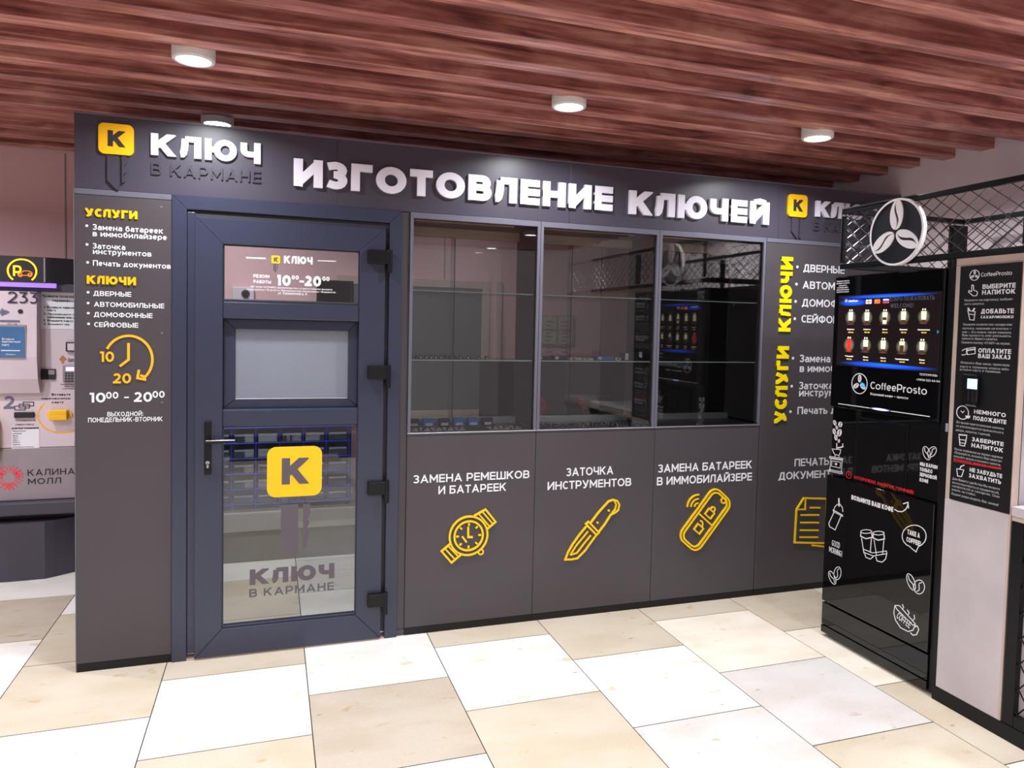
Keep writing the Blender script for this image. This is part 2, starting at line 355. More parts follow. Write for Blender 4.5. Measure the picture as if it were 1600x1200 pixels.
for a_, b_ in zip('ABCEHKMOPTX', 'АВСЕНКМОРТХ'): G[a_] = G[b_]
XH = .74
# lower case in x-height boxes
LOW = {
 'а': (.60, [A([(.1, .92)]+arc(.5, .62, .5, .38, 110, 0, 7)), S((1, 0), (1, .62)), A([(1, .58), (.42, .58)]+arc(.38, .29, .38, .29, 90, 270, 8)+[(.5, 0), (1, .14)])]),
 'б': (.64, [(arc(.5, .5, .5, .5, 0, 360, 18)[:-1], 'o'), A([(.0, .55), (.05, 1.0), (.35, 1.3), (.9, 1.42)])]),
 'е': (.62, [A(arc(.5, .5, .5, .5, 0, 318, 18)), A([(0.05, .5), (1, .5)])]),
 'р': (.66, [A([(0, 1), (0, -.5)]), (arc(.5, .5, .5, .5, 0, 360, 18)[:-1], 'o')]),
 'у': (.62, [S((0, 1), (.5, 0)), A([(1, 1.1), (.38, -.3), (.25, -.45), (.0, -.42)])]),
 'ф': (.84, [(arc(.5, .5, .5, .45, 0, 360, 18)[:-1], 'o'), A([(.5, 1.4), (.5, -.5)])]),
 'f': (.4, [A([(1, 1.38), (.6, 1.36), (.45, 1.1), (.45, 0)]), A([(0, .95), (.95, .95)])]),
 'r': (.42, [V0, A([(0, .55), (.35, .92), (1, 1)])]), 's': (.54, G['S'][1]), 't': (.42, [A([(.4, 1.35), (.4, .2), (.6, 0), (1, .02)]), A([(0, .95), (1, .95)])]),
}
for c_ in 'вгджзийклмнопстхцчшщыьэюя':
    u_ = G[c_.upper()]; LOW[c_] = (u_[0]*.82*(.96 if c_ in 'мюшж' else 1), [([(p[0], p[1]) for p in q], k) for q, k in u_[1]])
LOW['й'] = (LOW['и'][0], LOW['и'][1]+[A(arc(.5, 1.4, .25, .15, 180, 360, 6))])
LOW['o'] = LOW['о']; LOW['e'] = LOW['е']; LOW['c'] = LOW['с']; LOW['a'] = LOW['а']; LOW['p'] = LOW['р']

def glyph(ch, wt):
    "polygons of a character, cap height 1, and its advance"
    if ch == ' ': return [], .32
    if ch in G: W, st = G[ch]; h = 1.0
    elif ch in LOW: W, st = LOW[ch]; h = XH
    else: return [], .3
    W = W + (wt-.16)*.35 if W > .3 else max(W, wt*1.05)
    w2 = wt*(.94 if h < 1 else 1); polys = []
    for j_, (pts, k) in enumerate(st):
        m_ = len(polys)
        q = [(w2/2+p[0]*(W-w2), w2/2+p[1]*(h-w2)) for p in pts]
        if k == 'o': polys += ribbon(q, w2, True)
        elif k == 'a': polys += ribbon(q, w2)
        else:
            ends = [0 if k == 'd' and 0 < p[1] < 1 else w2 for p in (pts[0], pts[-1])]
            for pl in ribbon(q, w2, False, *ends):
                for ax, lim, less in ((1, h, True), (1, 0, False), (0, W, True), (0, 0, False))[:2 if k == 'd' else 4]:
                    if len(pl) > 2: pl = clip(pl, ax, lim, less)
                if len(pl) > 2: polys.append(pl)
        polys[m_:] = [(pl, j_) for pl in polys[m_:]]
    if polys and ch not in '1:.,!•-–+':
        xs = [q.x for pl, _ in polys for q in pl]; x0, W = min(xs), max(xs)-min(xs)
        polys = [([Vector((q.x-x0, q.y)) for q in pl], j) for pl, j in polys]
    return polys, W
def layout(s, wt, gap=.13):
    x = 0; out = []
    for ch in s:
        pl, W = glyph(ch, wt); out.append((ch, pl, x, W)); x += W+gap*(1 if ch != ' ' else .6)
    return out, x-gap
class Print:
    "collects flat or raised lettering and line drawings on one plane"
    def __init__(s, plane, d0=0.0, d1=0.0012): s.p, s.d0, s.d1, s.mb, s.k = plane, d0, d1, MB(), 0
    def poly(s, pl, mi=0): s.mb.prism(pl, s.p.M, s.d0, s.d1+(s.k % 7)*0.0002, mi)
    def text_uv(s, t, u0, u1, v0, cap, wt=.16, mi=0, fit=None, letters=None, rot=None, gap=.13):
        lay, W = layout(t, wt, gap)
        if fit: W = layout(fit, wt, gap)[1]
        k = (u1-u0)/W if u1 is not None else cap
        for ch, polys, x, Wc in lay:
            tgt = s.mb if letters is None else MB()
            for pl, j_ in polys:
                q = [(u0+(x+p[0])*k, v0+p[1]*cap) for p in pl]
                if rot: q = [(rot[0]-p[1]*cap, rot[1]+(x+p[0])*k) for p in pl]
                tgt.prism(q, s.p.M, s.d0, s.d1+j_*0.00025, mi)
            if letters is not None and polys: letters.append(tgt)
        return k
    def text(s, t, a, b, wt=.16, mi=0, fit=None, letters=None, gap=.13, h=None):
        "a: photo pixel of the baseline's left end, b: of the cap line's right end"
        ua, va = s.p.uv(*a); ub, vb = s.p.uv(*b)
        cap = s.p.uv(a[0], a[1]-h)[1]-va if h else vb-va
        s.text_uv(t, ua, ub, va, cap, wt, mi, fit, letters, gap=gap); return s
    def line(s, pts, wd, closed=False, mi=0, px=True):
        q = [s.p.uv(*p) for p in pts] if px else pts; s.k += 1
        for pl in ribbon(q, wd, closed): s.poly(pl, mi)
        return s
    def fill(s, pts, mi=0, px=True):
        s.poly([Vector(s.p.uv(*p)) if px else Vector(p) for p in pts], mi); return s
    def dot(s, c, r, mi=0, n=12, px=True):
        u, v = s.p.uv(*c) if px else c
        s.poly([Vector((u+r*math.cos(2*PI*i/n), v+r*math.sin(2*PI*i/n))) for i in range(n)], mi); return s
    def obj(s, name, m, parent): return s.mb.obj(name, m, parent)
def rrect(u0, u1, v0, v1, r, n=6):
    out = []
    for cx, cy, a in ((u1-r, v0+r, -90), (u1-r, v1-r, 0), (u0+r, v1-r, 90), (u0+r, v0+r, 180)): out += arc(cx, cy, r, r, a, a+90, n)
    return [Vector(p) for p in out]

# ================================================================== SETTING
floor = struct(box('floor', M_GROUT, None, -4.5, 4.6, -7.0, 1.9, -0.06, -0.0016))
TX0, TW, TH = -0.2394, 0.6014, 0.6135
C_W, C_B, C_G, C_BR, C_C = (240, 234, 229), (209, 196, 176), (218, 212, 208), (196, 183, 166), (240, 231, 216)
TCOL = {(-1, 1): C_W, (-1, 2): C_BR, (-1, 0): C_W, (-1, 3): C_W, (0, 1): C_B, (0, 0): C_B, (0, -1): C_W, (0, 2): C_W, (1, 0): C_W, (1, 1): C_B, (1, -1): C_B, (1, 2): C_B, (1, 3): C_W, (2, 1): C_W, (2, 2): C_G,
        (2, 0): C_W, (2, -1): C_BR, (2, -2): C_W, (3, 1): C_B, (3, 0): C_W, (3, -1): C_B, (4, 0): C_B, (4, -1): C_W, (4, -2): C_G, (5, 1): C_B, (5, 0): C_C, (5, -1): C_G, (5, -2): C_B,
        (6, 0): C_B, (6, -1): C_C, (6, -2): C_B}
tile_me = MB().box(0.0022, TW-0.0022, 0.003, TH-0.003, -0.006, 0.0).obj('floor_tile', M_STONE)
first = True
for k in range(-5, 8):
    odd = k % 2 == 1
    for n in range(-9, 4):
        y0 = (-0.184-TH if odd else -0.490)+TH*n
        if y0 > 1.7 or y0 < -5.6: continue
        t = tile_me if first else tile_me.copy()
        if not first: COL.objects.link(t)
        first = False
        t.parent = floor; t.location = (TX0+TW*k, y0, 0)
        c = TCOL.get((k, n)) or random.choice([C_W, C_B, C_W, C_C, C_B])
        t.color = lin(c)

ZB = 2.6
ceiling = struct(box('ceiling', M_CEIL, None, -4.5, 4.6, -7.0, 1.9, 2.745, 2.80))
beam0 = None
for k in range(-20, 10):
    y0 = -0.615+0.2425*k
    if k == 6 or y0 < -5.6: continue
    if beam0 is None:
        beam0 = MB().box(-4.4, 4.53, 0, 0.082, 0, 0.15, 0.004).obj('beam', M_BEAM); b = beam0
    else:
        b = beam0.copy(); COL.objects.link(b)
    b.parent = ceiling; b.location = (0, y0, ZB)
box('beam', M_BEAM, ceiling, -4.4, 4.53, 0.83, 1.06, ZB+0.035, ZB+0.15)

wb = struct(box('wall_back', M_PLASTER, None, -4.5, 4.6, 1.75, 1.90, 0, 2.74))
for sx in (-1.65, -0.44, 2.02, 3.3):
    box('wall_seam', M_TERMG, wb, sx-0.004, sx+0.004, 1.744, 1.751, 0, 2.6)
wr = struct(box('wall_right', M_WHITEWALL, None, 4.53, 4.68, -3.4, 1.75, 0, 2.74))
bb = struct(box('baseboard_back', M_TERMG, None, -4.5, -0.9, 1.735, 1.75, 0, 0.08))

# ceiling lamps
def lamp(x, y, label, group=None, light=LAMP_W):
    t = thing('ceiling_lamp', label, 'lamp', (x, y, ZB-0.028), group)
    L = (x, y, ZB-0.028)
    MB().lathe([(0.062, 0.004), (0.065, -0.002), (0.076, 0.0), (0.079, 0.006), (0.079, 0.18)], L, 36).obj('housing', M_LAMPB, t, L)
    MB().lathe([(0.001, 0.001), (0.062, 0.001)], L, 32).obj('diffuser', M_LAMP, t, L)
    if light:
        ld = bpy.data.lights.new('lamp_light', 'AREA'); ld.shape = 'DISK'; ld.size = 0.12; ld.energy = light; ld.color = LAMP_COL; ld.spread = math.radians(150)
        lo = bpy.data.objects.new('lamp_light', ld); COL.objects.link(lo); lo.parent = t; lo.location = (0, 0, -0.004)
    return t
lamp(0.512, -0.465, 'round white ceiling downlight nearest the viewer, above the shop door')
lamp(2.08, -0.48, 'round white ceiling downlight above the middle display window')
lamp(3.46, -0.485, 'round white ceiling downlight nearest the coffee machine')
lamp(0.535, 0.49, 'round white ceiling downlight peeking over the top edge of the sign board')
for y, n in ((-2.35, 'first'), (-3.9, 'second'), (-5.4, 'third')):
    for x, q in ((-1.0, 'far left'), (0.52, 'near left'), (2.06, 'near right'), (3.46, 'far right')):
        lamp(x, y, 'round white ceiling downlight of the %s hall row behind the viewer, %s' % (n, q), 'hall downlights')
lamp(-1.0, -0.48, 'round white ceiling downlight in front of the parking terminal')
lamp(-1.0, 0.5, 'added unseen fill downlight beside the parking terminal')  # added out of view to brighten the left wall
lamp(-2.5, 0.5, 'added unseen fill downlight farthest along the pink wall')  # invented lamp, lifts the far part of the pink wall
lamp(-2.5, -0.48, 'added unseen fill downlight at the far end of the front row')  # unseen extra lamp, more light for the left side
lamp(2.06, 1.0, 'added hidden fill downlight inside the kiosk behind the display windows', light=4)  # added out of sight behind the sign board to light the kiosk interior
lamp(0.53, 1.25, 'added hidden fill downlight inside the kiosk behind the shop door', light=5)  # hidden lamp added to brighten the floor inside the door
lamp(4.1, -1.6, 'added unseen fill downlight above the coffee corner niche')  # unseen lamp added to lighten the right wall

# ================================================================== KIOSK
Z_F = 2.126
# sign board: three sheets, letters, badges, key silhouettes
sign = thing('sign_board', 'long anthracite sign board with raised white letters across the kiosk top', 'sign', (0, 0, Z_F))
for a, b in ((0.0, 1.096), (1.0975, 2.293), (2.2945, 3.62), (3.6215, 4.528)):
    box('board_sheet', M_FASCIA, sign, a, b, 0.0, 0.018, Z_F-0.002, 2.44, 0.0015)
box('top_profile', M_EDGE, sign, 0, 4.528, 0.0, 0.06, 2.4405, 2.448)
def letters(parent, txt, u0, u1, v0, cap, wt, m, d1, name, fit=None, d0=0.0005, plane=FAC, gap=.13):
    lt = []; P = Print(plane, d0, d1); P.text_uv(txt, u0, u1, v0, cap, wt, letters=lt, fit=fit, gap=gap)
    for q in lt: q.obj(name, m, parent)
def key_logo(parent, u, v, sz, plane=FAC, d=0.014, ybadge=M_YELLOW, kcol=M_LETDARK, shaft=M_DARKL, h=1.04, shafts=True, dk=0.004, blade=1.12):
    "yellow rounded badge with the letter K and the key blade hanging under it; u, v: lower left corner"
    P = Print(plane, 0.0006, d); P.poly(rrect(u, u+sz, v, v+sz*.96, sz*.16)); P.obj('badge', ybadge, parent)
    Q = Print(plane, d, d+0.0015); Q.text_uv('К', u+sz*.265, u+sz*.765, v+sz*.24, sz*.50, .27); Q.obj('badge_letter', kcol, parent)
    if shafts:
        P = Print(plane, 0.0006, d*.6+dk)
        a, b = u+sz*.24, u+sz*.565
        P.poly([Vector(p) for p in ((a, v-sz*.04), (a, v-sz*(blade-.29)), (b-sz*.07, v-sz*(blade-.02)), (b, v-sz*blade), (b, v-sz*.04))]); P.obj('key_blade', shaft, parent)
        P = Print(plane, 0.0006, d*.6+dk)
        a, b = u+sz*.655, u+sz*.80
        pts = [(a, -.04), (a, -.9), (u+sz*.74, -.84), (u+sz*.70, -.62), (u+sz*.77, -.55), (u+sz*.77, -.42), (u+sz*.72, -.36), (b, -.22), (b, -.04)]
        P.poly([Vector((x, v+sz*y if y > -2 else y)) for x, y in pts]); P.obj('key_bit', shaft, parent)
key_logo(sign, 0.0945, 2.277, 0.136)
letters(sign, 'КЛЮЧ', 0.298, 0.7525, 2.289, 0.094, .26, M_WHITE, 0.016, 'letter')
letters(sign, 'В КАРМАНЕ', 0.298, 0.7525, 2.205, 0.052, .14, M_DARKL, 0.008, 'small_letter', gap=.2)
letters(sign, 'ИЗГОТОВЛЕНИЕ', 0.8975, 2.535, 2.2025, 0.1275, .27, M_WHITE, 0.018, 'letter', gap=.115)
letters(sign, 'КЛЮЧЕЙ', 2.6355, 3.5385, 2.196, 0.1275, .27, M_WHITE, 0.018, 'letter', gap=.115)
key_logo(sign, 3.672, 2.256, 0.136, blade=.92)
letters(sign, 'КЛЮЧ', 3.873, 4.327, 2.268, 0.094, .26, M_WHITE, 0.016, 'letter')
letters(sign, 'В КАРМАНЕ', 3.866, 4.327, 2.187, 0.052, .14, M_DARKL, 0.008, 'small_letter', gap=.2)

def kick(parent, a, b): box('kick_strip', M_KICK, parent, a, b, -0.002, 0.016, 0.0, 0.036)
# left information panel
pl = thing('information_panel', 'tall narrow grey information panel between parking terminal and shop door', 'panel', (0, 0, 0))
box('board', M_PANEL, pl, 0.0, 0.3795, 0.0, 0.018, 0.036, 2.098, 0.0015)
box('edge_strip', M_EDGE, pl, -0.004, 0.0, -0.001, 0.022, 0.0, 2.122)
box('top_strip', M_EDGE, pl, 0.0, 0.3795, -0.003, 0.018, 2.099, 2.123, 0.002)
kick(pl, 0.0, 0.3795)
P = Print(FAC, 0.0004, 0.006)
P.text('УСЛУГИ', (133.5, 338), (215, 327.5), .27, h=13); P.obj('heading_letters', M_YELLOW, pl); P = Print(FAC, 0.0004, 0.006); P.text('КЛЮЧИ', (136, 443.3), (212.7, 434), .27, h=13); P.obj('heading_letters', M_YELLOW, pl)
P = Print(FAC)
for t, a, b, h in (('Замена батареек', (145, 359), (255, 355), 9), ('в иммобилайзере', (145, 369), (260.7, 365), 8.8), ('Заточка', (145, 388.3), (195.7, 380), 8.6), ('инструментов', (145.3, 396.8), (236.7, 391), 8.6),
                ('Печать документов', (145.3, 415), (266.7, 410.5), 8.6), ('ДВЕРНЫЕ', (146, 462), (205, 455), 7.6), ('АВТОМОБИЛЬНЫЕ', (146.7, 479), (256.7, 472), 7.6), ('ДОМОФОННЫЕ', (146.7, 495), (238.3, 488), 7.6),
                ('СЕЙФОВЫЕ', (147.3, 510.8), (216, 503.5), 7.6), ('ВЫХОДНОЙ:', (167.7, 650.7), (224.3, 642.5), 7), ('ПОНЕДЕЛЬНИК-ВТОРНИК', (137.7, 660), (254, 651), 7.2)):
    P.text(t, a, b, .17, h=h)
for c in ((135.7, 352.7), (136, 382), (137, 410), (137.7, 456.7), (137.7, 473.5), (138, 489.3), (138.5, 506)): P.dot(c, 0.0055)
for t, a, b, h in (('10', (138.3, 629), (165, 613.3), 15.3), ('00', (165.7, 623), (185, 612.3), 10.6), ('20', (209.3, 628), (237.7, 611.5), 15.3), ('00', (238.3, 621.5), (257.3, 611), 10.6)): P.text(t, a, b, .2, h=h)
P.line([(194, 621), (201.5, 620.8)], 0.006)
P.obj('lettering', M_PRINT, pl)
P = Print(FAC, 0.0004, 0.004)
z3 = lambda x, y: (100+x/3, 280+y/3)
P.line([z3(303+112*math.cos(math.radians(t)), 846-112*math.sin(math.radians(t))) for t in range(153, -48, -8)]+[z3(358, 918)], 0.0105)
P.line([z3(352, 893), z3(345, 932), z3(386, 940)], 0.0105); P.line([z3(303, 768), z3(303, 846), z3(262, 877)], 0.0105)
P.text('10', z3(165, 856), z3(235, 808), .2); P.text('20', z3(230, 957), z3(315, 910), .2)
P.obj('clock_symbol', M_YPRINT, pl)
for c in ((457, 130), (459, 722), (460, 1046)):
    P = Print(FAC, 0.0, 0.002); P.dot(z3(*c), 0.006); P.obj('screw_cap', M_EDGE, pl)
# side return of the kiosk
sd = thing('side_panel', 'grey side panel of the kiosk, low part stepping out behind the front edge', 'panel', (-0.01, 0.9, 0))
box('upper_board', M_PANEL, sd, -0.003, 0.015, 0.024, 1.745, 1.03, 2.44)
box('lower_board', M_PANEL, sd, -0.011, 0.015, 0.024, 1.3, 0.0, 1.03, 0.003)

# door
door = thing('shop_door', 'dark grey framed shop door with three panes and yellow key badge', 'door', (0.9, 0, 0))
FX0, FX1, LX0, LX1 = 0.381, 1.409, 0.477, 1.327
def mitre(name, x0, x1, z0, z1, t, y0, y1, m, parent, sides='tlrb'):
    "four mitred bars"
    o = [(x0, z0), (x1, z0), (x1, z1), (x0, z1)]; i = [(x0+t[0], z0+t[3]), (x1-t[2], z0+t[3]), (x1-t[2], z1-t[1]), (x0+t[0], z1-t[1])]
    for k, s in enumerate('brtl'):
        if s not in sides: continue
        a, b, c, d = o[k], o[(k+1) % 4], i[(k+1) % 4], i[k]
        g = 0.0007
        mb = MB(); mb.prism([Vector(p) for p in (a, b, c, d)], lambda u, v, dd: (u, -dd, v), -y1, -y0-0.0025)
        cx, cz = (a[0]+b[0]+c[0]+d[0])/4, (a[1]+b[1]+c[1]+d[1])/4
        q = [((p[0]-cx)*(1-g)+cx, (p[1]-cz)*(1-g)+cz) for p in (a, b, c, d)]
        ins = 0.003
        ql = [Vector(p) for p in q]
        def inset(poly, r):
            n = len(poly); out = []
            for j in range(n):
                p0, p1, p2 = poly[j-1], poly[j], poly[(j+1) % n]
                d1 = (p1-p0).normalized(); d2 = (p2-p1).normalized(); n1 = Vector((-d1.y, d1.x)); n2 = Vector((-d2.y, d2.x)); mm = (n1+n2).normalized()
                out.append(p1+mm*(r/max(.3, mm.dot(n1))))
            return out
        qi = inset(ql, ins)
        vs = [(p[0], y0+0.0025, p[1]) for p in ql]+[(p[0], y0, p[1]) for p in qi]; n = 4
        mb.add(vs, [(j, (j+1) % n, n+(j+1) % n, n+j) for j in range(n)]+[(4, 5, 6, 7)])
        mb.obj(name, m, parent)
mitre('frame_bar', FX0, FX1, 0.0, 2.1235, (0.062, 0.061, 0.062, 0.0), -0.012, 0.06, M_PVC, door, 'tlr')
box('rebate', M_PVCDARK, door, FX0+0.062, LX0+0.02, 0.012, 0.05, 0.03, 2.064); box('rebate', M_PVCDARK, door, LX1-0.02, FX1-0.062, 0.012, 0.05, 0.03, 2.064)
box('rebate', M_PVC, door, FX0+0.063, LX0, -0.002, 0.012, 0.03, 2.052, 0.002); box('rebate', M_PVCDARK, door, FX0+0.063, FX1-0.063, 0.004, 0.012, 2.034, 2.058)
mitre('leaf_bar', LX0, LX1, 0.008, 2.031, (0.117, 0.115, 0.122, 0.128), -0.020, 0.045, M_PVC, door)
GX0, GX1 = LX0+0.117, LX1-0.122
box('rail', M_PVC, door, GX0-0.002, GX1+0.002, -0.014, 0.045, 1.578, 1.657, 0.006)
box('rail', M_PVC, door, GX0-0.002, GX1+0.002, -0.014, 0.045, 1.080, 1.160, 0.006)
mitre('sash_bar', GX0, GX1, 1.160, 1.578, (0.052, 0.048, 0.046, 0.042), 0.026, 0.050, M_PVC, door)
for nm, z0, z1, x0, x1, m in (('pane', 1.657, 1.916, GX0, GX1, M_GLASS), ('frosted_pane', 1.202, 1.530, GX0+0.05, GX1-0.045, M_FROST), ('pane', 0.136, 1.080, GX0, GX1, M_GLASS)):
    yo = 0.014 if nm == 'frosted_pane' else -0.022
    box(nm, m, door, x0, x1, 0.022+yo, 0.028+yo, z0, z1)
for z0, z1 in ((1.657, 1.916), (0.136, 1.080)):
    mb = MB(); mb.box(GX0, GX1, -0.010, 0.0, z0, z0+0.012, 0.003); mb.box(GX0, GX1, -0.006, 0.0, z1-0.006, z1, 0.001); mb.box(GX0, GX0+0.006, -0.006, 0.0, z0, z1, 0.001); mb.box(GX1-0.006, GX1, -0.006, 0.0, z0, z1, 0.001)
    mb.obj('glazing_bead', M_PVCDARK if z0 > 1 else M_PVC, door)
mb = MB(); mb.box(GX0+0.052, GX1-0.046, 0.024, 0.036, 1.2015, 1.208, 0.002).obj('glazing_bead', M_ALU, door)
# handle
h0 = at(319.5, 700, 1, -0.02); hx = (at(319.5, 700, 1, -0.03).x+at(329.5, 700, 1, -0.03).x)/2
zt, zb_ = at(324, 658, 1, -0.03).z, at(324, 742, 1, -0.03).z
pb = box('handle_plate', M_HINGE, door, hx-0.015, hx+0.015, -0.030, -0.020, zb_, zt, 0.006)
zl = at(324, 690.5, 1, -0.06).z
mb = MB(); mb.tube((hx, -0.03, zl), (hx, -0.062, zl), 0.010, 12); mb.tube((hx-0.008, -0.062, zl), (hx+0.118, -0.062, zl), 0.0085, 12); mb.tube((hx+0.112, -0.062, zl), (hx+0.118, -0.045, zl), 0.008, 10)
mb.obj('handle_lever', M_HINGE, door)
MB().box(hx-0.006, hx+0.118, -0.0712, -0.066, zl+0.004, zl+0.0085, 0.002).obj('lever_highlight_strip', M_CHROME, door)
zk = at(324, 725, 1, -0.03).z
mb = MB(); mb.tube((hx, -0.030, zk+0.006), (hx, -0.034, zk+0.006), 0.0085, 14); mb.box(hx-0.005, hx+0.005, -0.034, -0.030, zk-0.018, zk+0.004, 0.002); mb.obj('lock_cylinder', M_CHROME, door)
# hinges
for yc in (401, 582, 763, 938):
    z = at(590, yc, 1, -0.04).z; xa = at(575, yc, 1, -0.045).x
    hg = box('hinge', M_HINGE, door, xa, LX1+0.012, -0.048, -0.019, z-0.033, z+0.033, 0.004)
    MB().tube((LX1+0.018, -0.036, z-0.075), (LX1+0.018, -0.036, z+0.036), 0.0125, 12).obj('hinge_pin', M_HINGE, hg)
    box('hinge_leaf', M_HINGE, hg, LX1+0.016, FX1-0.058, -0.030, -0.010, z-0.07, z+0.02, 0.003)
box('rebate', M_PVCDARK, door, FX0+0.062, FX1-0.062, 0.013, 0.05, 2.03, 2.0635)
box('threshold', M_BEIGE, door, FX0+0.062, FX1-0.062, -0.01, 0.05, 0.0, 0.007)
# door films
GP = Plane(1, 0.0)
z6 = lambda x, y: (260+x/3.334, 300+y/3.334)
P = Print(GP)
P.text('КЛЮЧ', z6(612, 371), z6(762, 339), .27)
P.line([z6(415, 342), z6(518, 346)], 0.006); P.line([z6(788, 358), z6(883, 361)], 0.004)
P.text('РЕЖИМ', z6(453, 446), z6(537, 432), .2); P.text('РАБОТЫ', z6(453, 474), z6(545, 461), .2)
P.text('10', z6(570, 487), z6(648, 434), .26); P.text('00', z6(652, 455), z6(690, 436), .24); P.line([z6(693, 466), z6(717, 467)], 0.009)
P.text('20', z6(720, 490), z6(806, 439), .26); P.text('00', z6(812, 463), z6(850, 442), .24)
P.text('ИП ИНН ОГРНИП свидетельство о регистрации выдано', z6(440, 497), z6(865, 504), .16)
P.text('Режим работы с 10 до 20 по Приморскому краю без выходных г Владивосток', z6(420, 511), z6(882, 518), .16)
P.text('ул. Калининская д. 8', z6(582, 533), z6(732, 524), .16)
P.obj('lettering', M_PRINT, door)
u, v = GP.uv(*z6(547, 371)); u2, v2 = GP.uv(*z6(592, 327))
key_logo(door, u, v, u2-u, GP, 0.0015, M_YELLOWF, M_FILM, M_FILM, dk=0.0)
z30 = lambda x, y: (260+x/3, 640+y/3)
u, v = GP.uv(*z30(471, 413)); u2, v2 = GP.uv(*z30(730, 160))
key_logo(door, u, v, u2-u, GP, 0.0015, M_YELLOWF, M_FILM, M_FILM, shafts=False)
P = Print(GP)
P.fill([z30(537, 447), z30(537, 640), z30(590, 684), z30(618, 681), z30(618, 441)]); P.fill([z30(641, 441), z30(641, 652), z30(655, 645), z30(668, 572), z30(657, 560), z30(670, 530), z30(661, 512), z30(675, 484), z30(673, 440)]); P.obj('key_blade', M_FILM, door)
P = Print(GP); P.text('КЛЮЧ', z30(390, 823), z30(788, 719), .27); P.obj('lettering', M_FILM, door); P = Print(GP); P.text('В КАРМАНЕ', z30(388, 880), z30(785, 808), .17, gap=.2); P.obj('lettering', M_FILM, door)

post = tag(MB().box(FX1+0.001, 1.4485, 0.006, 0.05, 0.03, 2.123, 0.002).box(FX1+0.001, 1.4485, 0.002, 0.02, 0.0, 0.03).obj('filler_post', M_PANEL), 'slim grey filler strip between shop door and first display window', 'post')
filler = tag(MB().box(0.384, 1.4485, 0.004, 0.016, 2.1262, 2.1265).obj('joint_strip', M_KICK), 'thin dark joint above the shop door frame', 'strip') if False else None

# display windows
CZ0, CZ1, CD = 1.026, 2.123, 0.335
def display_case(x0, x1, label):
    t = thing('display_case', label, 'display case', ((x0+x1)/2, 0, CZ0))
    e = 0.0165
    for a, b in ((x0+0.0006, x0+e), (x1-e, x1-0.0006)):
        box('side_board', M_PANEL, t, a, b, 0.001, CD, CZ0+e, CZ1-0.028); box('front_edge', M_EDGE, t, a, b, -0.003, 0.001, CZ0+0.004, CZ1, 0.001)
    box('top_board', M_PANEL, t, x0+0.0006, x1-0.0006, 0.001, CD, CZ1-0.028, CZ1); box('front_edge', M_EDGE, t, x0+e, x1-e, -0.003, 0.001, CZ1-0.028, CZ1, 0.001)
    box('bottom_board', M_PANEL, t, x0+0.0006, x1-0.0006, 0.002, CD, CZ0-0.014, CZ0+0.002); box('front_edge', M_ALU, t, x0+0.0006, x1-0.0006, -0.004, 0.002, CZ0-0.003, CZ0+0.003, 0.001)
    box('front_pane', M_GLASS, t, x0+e, x1-e, 0.012, 0.017, CZ0+0.003, CZ1-0.028)
    box('light_strip', M_BEIGE, t, x0+0.03, x1-0.13, 0.05, 0.062, CZ1-0.034, CZ1-0.028)
    xm = (x0+x1)/2-0.06
    box('sliding_pane', M_GLASSIN, t, x0+e, xm+0.02, CD-0.03, CD-0.025, CZ0+0.03, CZ1-0.05); box('sliding_pane', M_GLASSIN, t, xm, x1-e, CD-0.015, CD-0.010, CZ0+0.03, CZ1-0.05)
    box('pane_edge', M_KICK, t, xm+0.018, xm+0.021, CD-0.031, CD-0.024, CZ0+0.03, CZ1-0.05)
    box('lower_track', M_ALU, t, x0+e, x1-e, CD-0.04, CD, CZ0+0.002, CZ0+0.036, 0.001); box('upper_track', M_BEIGE, t, x0+e, x1-e, CD-0.04, CD, CZ1-0.075, CZ1-0.028, 0.001)
    for zz in (1.742, 1.392):
        sh = box('shelf', M_SHELF, t, x0+e+0.004, x1-e-0.004, 0.035, CD-0.045, zz-0.003, zz+0.003)
        box('shelf_edge', M_SHEDGE, sh, x0+e+0.004, x1-e-0.004, 0.0335, 0.035, zz-0.003, zz+0.003)
        for xa, s in ((x0+e, 1), (x1-e, -1)):
            for ya in (0.08, 0.25):
                MB().tube((xa, ya, zz-0.009), (xa+s*0.014, ya, zz-0.009), 0.0045, 8).tube((xa+s*0.009, ya, zz-0.005), (xa+s*0.009, ya, zz-0.014), 0.004, 8).obj('shelf_peg', M_CHROME, t)
    return t
display_case(1.449, 2.1335, 'glazed display window beside the shop door, blue packs along its bottom')
display_case(2.1345, 2.8355, 'middle glazed display window with many small key fobs at the bottom')
display_case(2.8365, 3.537, 'empty glazed display window nearest the coffee machine')

# counter panels with icons
zi = lambda x, y: (620+x/2.388, 680+y/2.388)
def counter_panel(x0, x1, label, lines, cap_wt=.165):
    t = thing('counter_panel', label, 'panel', ((x0+x1)/2, 0, 0))
    box('board', M_PANEL, t, x0+0.0006, x1-0.0006, 0.0, 0.018, 0.036, 1.011, 0.0015); kick(t, x0, x1)
    for tx, a, b in lines: P = Print(FAC); P.text(tx, a, b, cap_wt, h=12.7); P.obj('lettering', M_PRINT, t)
    return t
IC0, IC1, LW = 0.0006, 0.009, 0.0098
p1 = counter_panel(1.449, 2.1335, 'grey counter panel with raised yellow wristwatch symbol', [('ЗАМЕНА РЕМЕШКОВ', (646, 755.4), (827.3, 735.3)), ('И БАТАРЕЕК', (684.9, 772.3), (790.9, 754.6))])
P = Print(FAC, IC0, IC1)
cu, cv = FAC.uv(*zi(267, 374)); rr = FAC.uv(*zi(267, 300))[1]-cv
for k in (0.97, 0.73): P.line(arc(cu, cv, rr*k, rr*k, 0, 360, 36)[:-1], LW, True, px=False)
